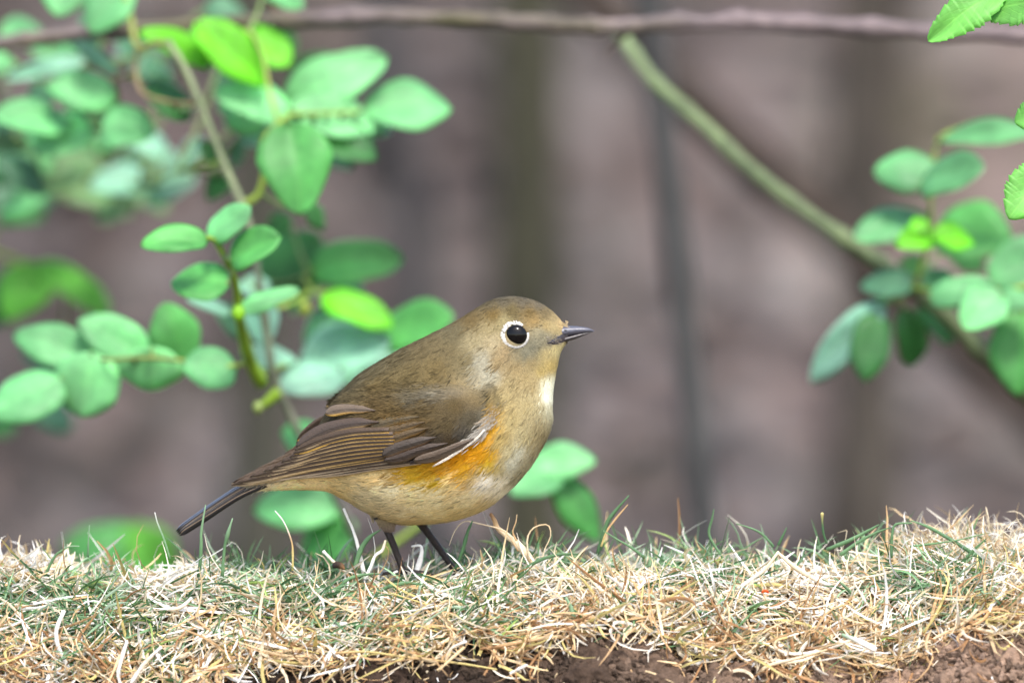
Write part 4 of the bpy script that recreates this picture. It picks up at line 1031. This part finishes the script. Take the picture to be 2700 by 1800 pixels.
# --- wing
cp = [(1250, 1100), (1200, 1050), (1150, 1150), (1100, 1080), (1050, 1190), (1000, 1110), (950, 1190), (1180, 1190), (1280, 1070), (1100, 1200), (900, 1230)]
ctl = [(x_, y_, ray_body(x_, y_) / S - 12) for x_, y_ in cp] + [(862, 1092, -105), (930, 1080, -125), (791, 1166, -80), (773, 1190, -74), (800, 1240, -84), (720, 1245, -52), (680, 1255, -42), (610, 1279, -24)]
ctl = np.array(ctl)
def polyb(x_, y_):
    X = (np.asarray(x_) - 1000) / 300; Y = (np.asarray(y_) - 1150) / 120
    return np.stack([X * 0 + 1, X, Y, X * X, X * Y, Y * Y, X ** 3, X * X * Y, X * Y * Y], -1)
coef = np.linalg.lstsq(polyb(ctl[:, 0], ctl[:, 1]), ctl[:, 2], rcond=None)[0]
def wing_y(px, py, off=0.0):
    """depth of the folded wing surface in metres"""
    px = np.asarray(px, float).ravel(); py = np.asarray(py, float).ravel()
    y = polyb(px, py) @ coef
    yb_ = np.array([ray_body(x_, y_, 1e3 * S) for x_, y_ in zip(px, py)]) / S - 5
    # smooth minimum of fitted shell and body skin
    k_ = 10.0
    h = np.clip(.5 + .5 * (yb_ - y) / k_, 0, 1)
    m_ = yb_ * (1 - h) + y * h - k_ * h * (1 - h)
    return (m_ - off) * S

WING = None
DARK = lin(80, 64, 48, .62); DK2 = lin(76, 64, 56, .66); OCH = lin(210, 166, 74, .8); PALE = lin(176, 156, 126, .8)
def feather(name, parent, pts, w, off, dark, edge, edge_tip=None, n=22, y_over=None, side_mix=None, taper=1.0, blunt=.55, ew=.42, edge_side=1, camber=.1):
    pts = np.asarray(pts, float)
    sp = catmull(pts, n)
    t = np.linspace(0, 1, n)
    tg = np.gradient(sp, axis=0); tg /= np.linalg.norm(tg, axis=1, keepdims=True)
    pn = np.stack([-tg[:, 1], tg[:, 0]], -1)           # perpendicular in pixels
    pn = np.where(pn[:, 1:2] < 0, -pn, pn)             # +v points down the picture (leading, outer web)
    prof = np.clip((.55 + .6 * t) * (1 - np.clip((t - blunt) / (1 - blunt), 0, 1) ** 2.2) ** .7, .03, 1)
    prof = prof / prof.max()
    if name in ('covert_feather', 'tertial_feather'): prof = prof * np.clip(.1 + t / .22, 0, 1)
    vv = np.array([-1, -.55, -.08, .0, .08, .45, .75, 1.0]) 
    rows = []; cols = []
    et = edge if edge_tip is None else edge_tip
    for q in vv:
        xy = sp + pn * (w * .5 * prof * q)[:, None]
        if y_over is None:
            yy = wing_y(xy[:, 0], xy[:, 1], off) 
        else:
            yy = np.interp(t, [0, 1], y_over) * S + (w * .5 * prof * q) * (side_mix or 0) * S
        yy = yy + (abs(q) ** 2 * camber * w - (.6 if abs(q) < .03 else 0)) * S
        rows.append(at(xy[:, 0], xy[:, 1], yy))
        e_ = np.clip((q * edge_side - (1 - ew)) / ew * 1.9, 0, 1)
        ce = edge[None] * (1 - t[:, None]) + et[None] * t[:, None]
        base = dark[None] * (1 + .25 * (q < -.1)) * np.ones((n, 1))
        if abs(q) < .03: base = dark[None] * .55 * np.ones((n, 1))
        cols.append(base * (1 - e_) + ce * e_)
    V = np.stack(rows, 1).reshape(-1, 3); C = np.stack(cols, 1).reshape(-1, 3)
    o = mesh_obj(name, V, grid_faces(n, len(vv)), M_FEATH, parent, np.clip(C, .003, 1))
    m_ = o.modifiers.new('thickness', 'SOLIDIFY'); m_.thickness = .00012; m_.offset = 0
    return o

# covert shell
def shell_y(px, py, rel, sink):
    y = wing_y(px, py, 0) - (11 * np.clip(1 - rel ** 2, 0, 1) - sink) * S
    yb_ = np.array([ray_body(x_, y_, -60 * S) for x_, y_ in zip(px, py)]) + 1.5 * S
    m_ = np.clip((1075 - py) / 50, 0, 1) * np.clip((rel - .45) / .55, 0, 1) ** 1.5
    return y * (1 - m_) + yb_ * m_

outl = np.array([(1106, 1003), (1180, 1001), (1255, 1010), (1296, 1032), (1304, 1072), (1286, 1114), (1256, 1148), (1220, 1176), (1181, 1198), (1140, 1212), (1080, 1214), (1040, 1200), (1030, 1170), (1020, 1140), (985, 1118), (930, 1096), (880, 1082), (905, 1048), (960, 1022), (1030, 1010)], float)
oc = np.array([1115, 1095.])
ol = catmull(np.vstack([outl, outl[:1]]), 81)[:-1]
rr = np.linspace(0, 1, 14)
ring = oc[None, None] + (ol - oc)[None] * rr[:, None, None]
fl = ring.reshape(-1, 2)
dome = (13 * np.sqrt(np.clip(1 - np.repeat(rr, 80) ** 2.5, 0, 1)))
yy = shell_y(fl[:, 0], fl[:, 1], np.repeat(rr, 80), 4)
WV = at(fl[:, 0], fl[:, 1], yy)
WC = [(1290, 1045, 128, 118, 98), (1200, 1015, 136, 130, 124), (1140, 1020, 140, 134, 126), (1090, 1040, 126, 116, 100), (1260, 1060, 116, 104, 84), (1200, 1070, 118, 98, 64), (1130, 1080, 116, 96, 62), (1060, 1075, 126, 104, 66), (1000, 1080, 130, 106, 68),
      (940, 1065, 128, 108, 76), (900, 1075, 118, 104, 82), (1250, 1110, 112, 100, 80), (1180, 1120, 116, 98, 68), (1110, 1130, 130, 98, 52), (1060, 1125, 146, 106, 46), (1030, 1135, 150, 108, 44), (1150, 1160, 100, 86, 72), (1220, 1145, 104, 96, 90), (1190, 1170, 104, 84, 60), (1110, 1180, 84, 70, 58), (1060, 1190, 76, 66, 62), (1290, 1085, 150, 142, 128), (1270, 1125, 166, 160, 150), (1140, 1200, 88, 72, 62), (960, 1030, 122, 106, 80), (1030, 1015, 128, 108, 76)]
WCxy = np.array([c[:2] for c in WC], float); WCrgb = np.array([desat(lin(*c[2:])) * np.array([.74, .74, .62]) for c in WC]) * KB
def wing_col(px, py):
    px = np.asarray(px).ravel(); py = np.asarray(py).ravel()
    d2 = (px[:, None] - WCxy[None, :, 0]) ** 2 + (py[:, None] - WCxy[None, :, 1]) ** 2
    w = 1 / (d2 + 150) ** 2
    return (w @ WCrgb) / w.sum(1, keepdims=True)
_wc = wing_col
def wing_col(px, py):
    px = np.asarray(px, float).ravel(); py = np.asarray(py, float).ravel()
    an = np.arctan2(py - oc[1], px - oc[0]); o_a = np.arctan2(ol[:, 1] - oc[1], ol[:, 0] - oc[0]); o_d = np.linalg.norm(ol - oc, axis=1)
    so_ = np.argsort(o_a); rl = np.hypot(px - oc[0], py - oc[1]) / np.interp(an, o_a[so_], o_d[so_], period=2 * math.pi)
    m_ = (np.clip((rl - .55) / .4, 0, 1) * np.clip((1090 - py) / 40, 0, 1) * np.clip((1290 - px) / 60, 0, 1))[:, None]
    return _wc(px, py) * (1 - m_) + plume_col(px, py) * m_
WING = mesh_obj('wing', WV, grid_faces(14, 80, True), M_SKIN, BIRD, wing_col(fl[:, 0], fl[:, 1]) * .75)

FE = [  # name, spine, width, offset, dark, edge, edge_tip
    ('flight_feather', [(1110, 1217), (1000, 1230), (900, 1244), (785, 1253)], 22, 1, DK2, PALE, PALE),
    ('flight_feather', [(1080, 1217), (960, 1230), (840, 1246), (715, 1256)], 24, 3, DARK, PALE, PALE),
    ('flight_feather', [(1040, 1212), (920, 1229), (780, 1249), (645, 1270)], 26, 5, DARK, PALE, PALE),
    ('flight_feather', [(1030, 1204), (900, 1222), (760, 1245), (609, 1279)], 30, 7, DARK, OCH, PALE),
    ('flight_feather', [(1030, 1198), (900, 1216), (770, 1239), (625, 1272)], 32, 9, DARK, OCH, PALE),
    ('flight_feather', [(1032, 1189), (900, 1205), (780, 1227), (660, 1256)], 30, 11, DARK, OCH, PALE),
    ('flight_feather', [(1034, 1181), (920, 1192), (800, 1214), (696, 1242)], 28, 13, DARK, OCH, PALE),
    ('flight_feather', [(1036, 1172), (930, 1180), (820, 1202), (722, 1232)], 27, 15, DARK, OCH, PALE),
    ('flight_feather', [(1038, 1163), (930, 1169), (830, 1190), (742, 1218)], 26, 17, DARK, OCH, PALE),
    ('flight_feather', [(1040, 1154), (930, 1159), (840, 1178), (764, 1205)], 26, 19, DARK, OCH, PALE),
    ('flight_feather', [(1036, 1145), (930, 1149), (850, 1167), (774, 1196)], 27, 21, DARK, OCH, OCH),
    ('flight_feather', [(1026, 1134), (930, 1139), (850, 1157), (777, 1187)], 30, 23, DARK, OCH, PALE),
    ('tertial_feather', [(1000, 1112), (920, 1118), (850, 1138), (780, 1178)], 40, 22, lin(76, 63, 52, .68), lin(140, 116, 82, .75), OCH),
    ('tertial_feather', [(990, 1082), (930, 1078), (890, 1081), (857, 1090)], 30, 22, lin(98, 84, 68, .7), lin(150, 116, 70, .75), OCH),
    ('covert_feather', [(1180, 1168), (1110, 1186), (1060, 1204), (1012, 1214)], 30, 15, lin(70, 58, 48, .66), lin(92, 74, 54, .8), None),
    ('covert_feather', [(1150, 1152), (1090, 1168), (1040, 1184), (1008, 1200)], 34, 17, lin(72, 62, 52, .66), lin(104, 78, 50, .8), None),
    ('covert_feather', [(1250, 1156), (1190, 1184), (1140, 1204), (1090, 1214)], 28, 16, lin(88, 74, 60, .7), lin(120, 102, 82, .7), None),
    ('covert_feather', [(1130, 1128), (1080, 1142), (1040, 1155), (1005, 1160)], 26, 16, lin(104, 84, 52, .42), lin(150, 112, 52, .55), None),
    ('covert_feather', [(1120, 1112), (1070, 1124), (1030, 1136), (996, 1142)], 26, 16, lin(106, 86, 54, .42), lin(150, 112, 52, .55), None),
    ('covert_feather', [(1105, 1098), (1050, 1106), (1010, 1116), (976, 1124)], 26, 16, lin(106, 90, 58, .42), lin(136, 108, 60, .5), None),
]
for f in FE:
    sm = f[0] == 'flight_feather'
    feather(f[0], WING, f[1], f[2], f[3] * .8, f[4], f[5], f[6], ew=.55 if sm else .4, blunt=.75 if sm else .6)
# white leading edge of the wing
feather('wing_edge', WING, [(1278, 1132), (1258, 1154), (1222, 1181), (1183, 1206), (1140, 1230)], 6.5, 9, lin(224, 214, 194, .78), lin(234, 226, 208, .8), None, blunt=.7, camber=-.1)
# covert plumage
n = 15000; r_ = np.random.default_rng(12)
gx_, gy_ = r_.uniform(870, 1310, n * 3), r_.uniform(995, 1235, n * 3)
angs = np.arctan2(gy_ - oc[1], gx_ - oc[0]); oa = np.arctan2(ol[:, 1] - oc[1], ol[:, 0] - oc[0]); od = np.linalg.norm(ol - oc, axis=1)
so = np.argsort(oa); lim = np.interp(angs, oa[so], od[so], period=2 * math.pi)
rel = np.hypot(gx_ - oc[0], gy_ - oc[1]) / lim
k = np.where(rel < 1.0)[0][:n]; gx_, gy_, rel = gx_[k], gy_[k], rel[k]
dome = 13 * np.sqrt(np.clip(1 - rel ** 2.5, 0, 1))
yy = shell_y(gx_, gy_, rel, 3)
P = at(gx_, gy_, yy)
flowx = np.full(len(k), -1.0); flowz = np.interp(gy_, [1000, 1100, 1200], [-.35, -.32, -.3]) - np.clip((gx_ - 1180) / 200, 0, 1) * .6
Fl_ = nrm(np.stack([flowx, np.full(len(k), .05), flowz], -1))
e = 4.0
Nn = nrm(np.stack([-(gx_ * 0), np.full(len(k), -1.0), np.interp(gy_, [1000, 1120, 1230], [.7, .15, -.3])], -1))
Fl_ = nrm(Fl_ - Nn * np.sum(Fl_ * Nn, -1, keepdims=True))
Lw = r_.uniform(15, 30, len(k)) * S * np.where((gx_ < 1060) & (gy_ > 1110), .6, 1)
plumage('covert_plumage', WING, P, Nn, Fl_, gx_, gy_, Lw, r_.uniform(2.2, 3.6, len(k)) * S, wing_col, jit=.2, lift=.1, seed=13, streak=fbm(np.stack([(gx_ * .93 - gy_ * .37) / 30, (gx_ * .37 + gy_ * .93) / 7, gx_ * 0], -1), 3, 95))
# pale hair feathers fringing the bend of the wing
n = 700
tt = r_.uniform(0, 1, n); edge_pts = catmull([(1296, 1018), (1306, 1050), (1304, 1082), (1288, 1118), (1264, 1146), (1230, 1170), (1196, 1188)], 60)
ei = (tt * 59).astype(int); px = edge_pts[ei, 0] + r_.normal(0, 8, n); py = edge_pts[ei, 1] + r_.normal(-3, 6, n)
yy = np.minimum(wing_y(px, py, 6), np.array([ray_body(x_, y_) for x_, y_ in zip(px, py)]) - 3 * S)
P = at(px, py, yy)
D = np.stack([np.full(n, -1.0), r_.normal(-.2, .08, n), r_.normal(-.8, .3, n)], -1)
side = nrm(np.cross(D, [0, -1, 0]))
wl = np.clip((py - 1075 + r_.normal(0, 14, n)) / 40, 0, 1)[:, None]
c = ((plume_col(px + 6, py) * .8 + wing_col(px - 20, py) * .2) * (1 - wl) + lin(196, 188, 172, .68) * wl) * r_.uniform(.7, 1.12, (n, 1))
V, F, C = strips(P, D, side, r_.uniform(12, 26, n) * S, r_.uniform(1.8, 3.0, n) * S, side, r_.normal(0, .15, n), K=3, c0=c, c1=c, prof=np.array([.8, 1, .8, .15]), fold=.15)
o = mesh_obj('edge_plumage', V, F, M_PLUME, WING, C); o['kind'] = 'stuff'
# far wing: mirrored copy
W2 = WING.copy(); COL.objects.link(W2); W2.parent = BIRD
W2.matrix_parent_inverse = WING.matrix_parent_inverse.copy(); W2.scale = (1, -1, 1)
for ch in [c for c in WING.children]:
    d2 = ch.copy(); COL.objects.link(d2); d2.parent = W2; d2.matrix_parent_inverse = ch.matrix_parent_inverse.copy()

# --- tail
TAIL = loft([(800, 1190, 820, 1270, 46), (750, 1214, 770, 1274, 40), (712, 1236, 726, 1276, 32), (660, 1262, 668, 1284, 22)], mat=M_SKIN, name='tail', parent=BIRD, col=lin(60, 58, 60, .6))
BLU = lin(104, 118, 140, .8)
nf = 7
for k in range(nf):
    q = k / (nf - 1)
    y0 = -34 + 68 * q; yt = -26 + 52 * q
    dn = 26 * (1 - q)
    b_ = (748, 1236 + dn); t_ = (463 + .35 * dn + (k % 2) * 4, 1400 + .45 * dn)
    mid1 = (640, 1279 + dn * 1.05); mid2 = (545, 1341 + dn * .95)
    feather('tail_feather', TAIL, [b_, mid1, mid2, t_], 13, 0, lin(34, 30, 30, .6), [lin(140, 120, 96, .7), lin(70, 64, 60, .6), lin(110, 104, 100, .65)][k % 3] if q < .8 else BLU, None, y_over=(y0, yt), side_mix=.5, blunt=.86, ew=.28, camber=.03, edge_side=-1)

# --- legs
def leg(pts, y, wid, top_r, toes_dir, name='leg'):
    pts = np.asarray(pts, float)
    P = catmull(at(pts[:, 0], pts[:, 1], y), 22)
    t = np.linspace(0, 1, 22)
    r = np.interp(t, [0, .1, .3, .9, 1], [top_r, wid * .75, wid * .52, wid * .45, wid * .55]) * S
    r = r * (1 + .035 * np.sin(t * 60))
    V, F = tube(P, r, 12)
    parts = [(V, F)]
    ft = P[-1]
    for (ax_, ay_, ln) in [(1, -.45, 62), (1, .0, 72), (1, .45, 62), (-1, .1, 52)]:
        dv = nrm(np.array([ax_, ay_, 0]))
        q = np.array([ft, ft + dv * ln * .33 * S + [0, 0, 3 * S], ft + dv * ln * .7 * S + [0, 0, -1 * S], ft + dv * ln * S + [0, 0, -5 * S], ft + dv * ln * 1.22 * S + [0, 0, -15 * S]])
        parts.append(tube(catmull(q, 14), np.array([7, 6.4, 6, 6.6, 5.6, 5.4, 6, 5.2, 5, 5.4, 4.2, 3, 1.8, .5]) * S * .9, 9))
    Vs = []; Fs = []; b = 0
    for V, F in parts:
        Vs.append(V); Fs += [[i + b for i in f] for f in F]; b += len(V)
    V = np.concatenate(Vs)
    c = lin(56, 44, 38, .5) * (1 + .35 * fbm(V * 900, 2, 6)[:, None])
    return mesh_obj(name, V, Fs, M_LEG, BIRD, np.clip(c, .004, 1))
leg([(1004, 1358), (1018, 1392), (1034, 1428), (1047, 1462), (1064, 1508)], -38 * S, 19, 24, 1)
leg([(1100, 1362), (1118, 1390), (1150, 1434), (1174, 1468), (1207, 1516)], 32 * S, 19, 14, 1)
# feather tuft on the near thigh
n = 900; r_ = np.random.default_rng(31)
tt = r_.random(n)
px = 1006 + 16 * tt + r_.normal(0, 13, n) * (1 - tt * .55); py = 1352 + 36 * tt
P = at(px, py, (-38 - np.sqrt(np.clip(1 - ((px - 1006 - 16 * tt) / 26) ** 2, 0, 1)) * 20 * (1 - .45 * tt)) * S)
D = np.stack([r_.normal(.3, .2, n), r_.normal(.05, .1, n), np.full(n, -1.0)], -1)
side = nrm(np.cross(D, [0, -1, 0]))
c = (lin(196, 176, 132, .8) * (1 - tt[:, None]) + lin(140, 120, 104, .8) * tt[:, None]) * r_.uniform(.75, 1.1, (n, 1))
V, F, C = strips(P, D, side, r_.uniform(10, 20, n) * S, r_.uniform(2.4, 4, n) * S, side, r_.normal(0, .15, n), K=3, c0=c, c1=c, prof=np.array([.8, 1, .8, .15]), fold=.2)
o = mesh_obj('thigh_plumage', V, F, M_PLUME, body, C); o['kind'] = 'stuff'
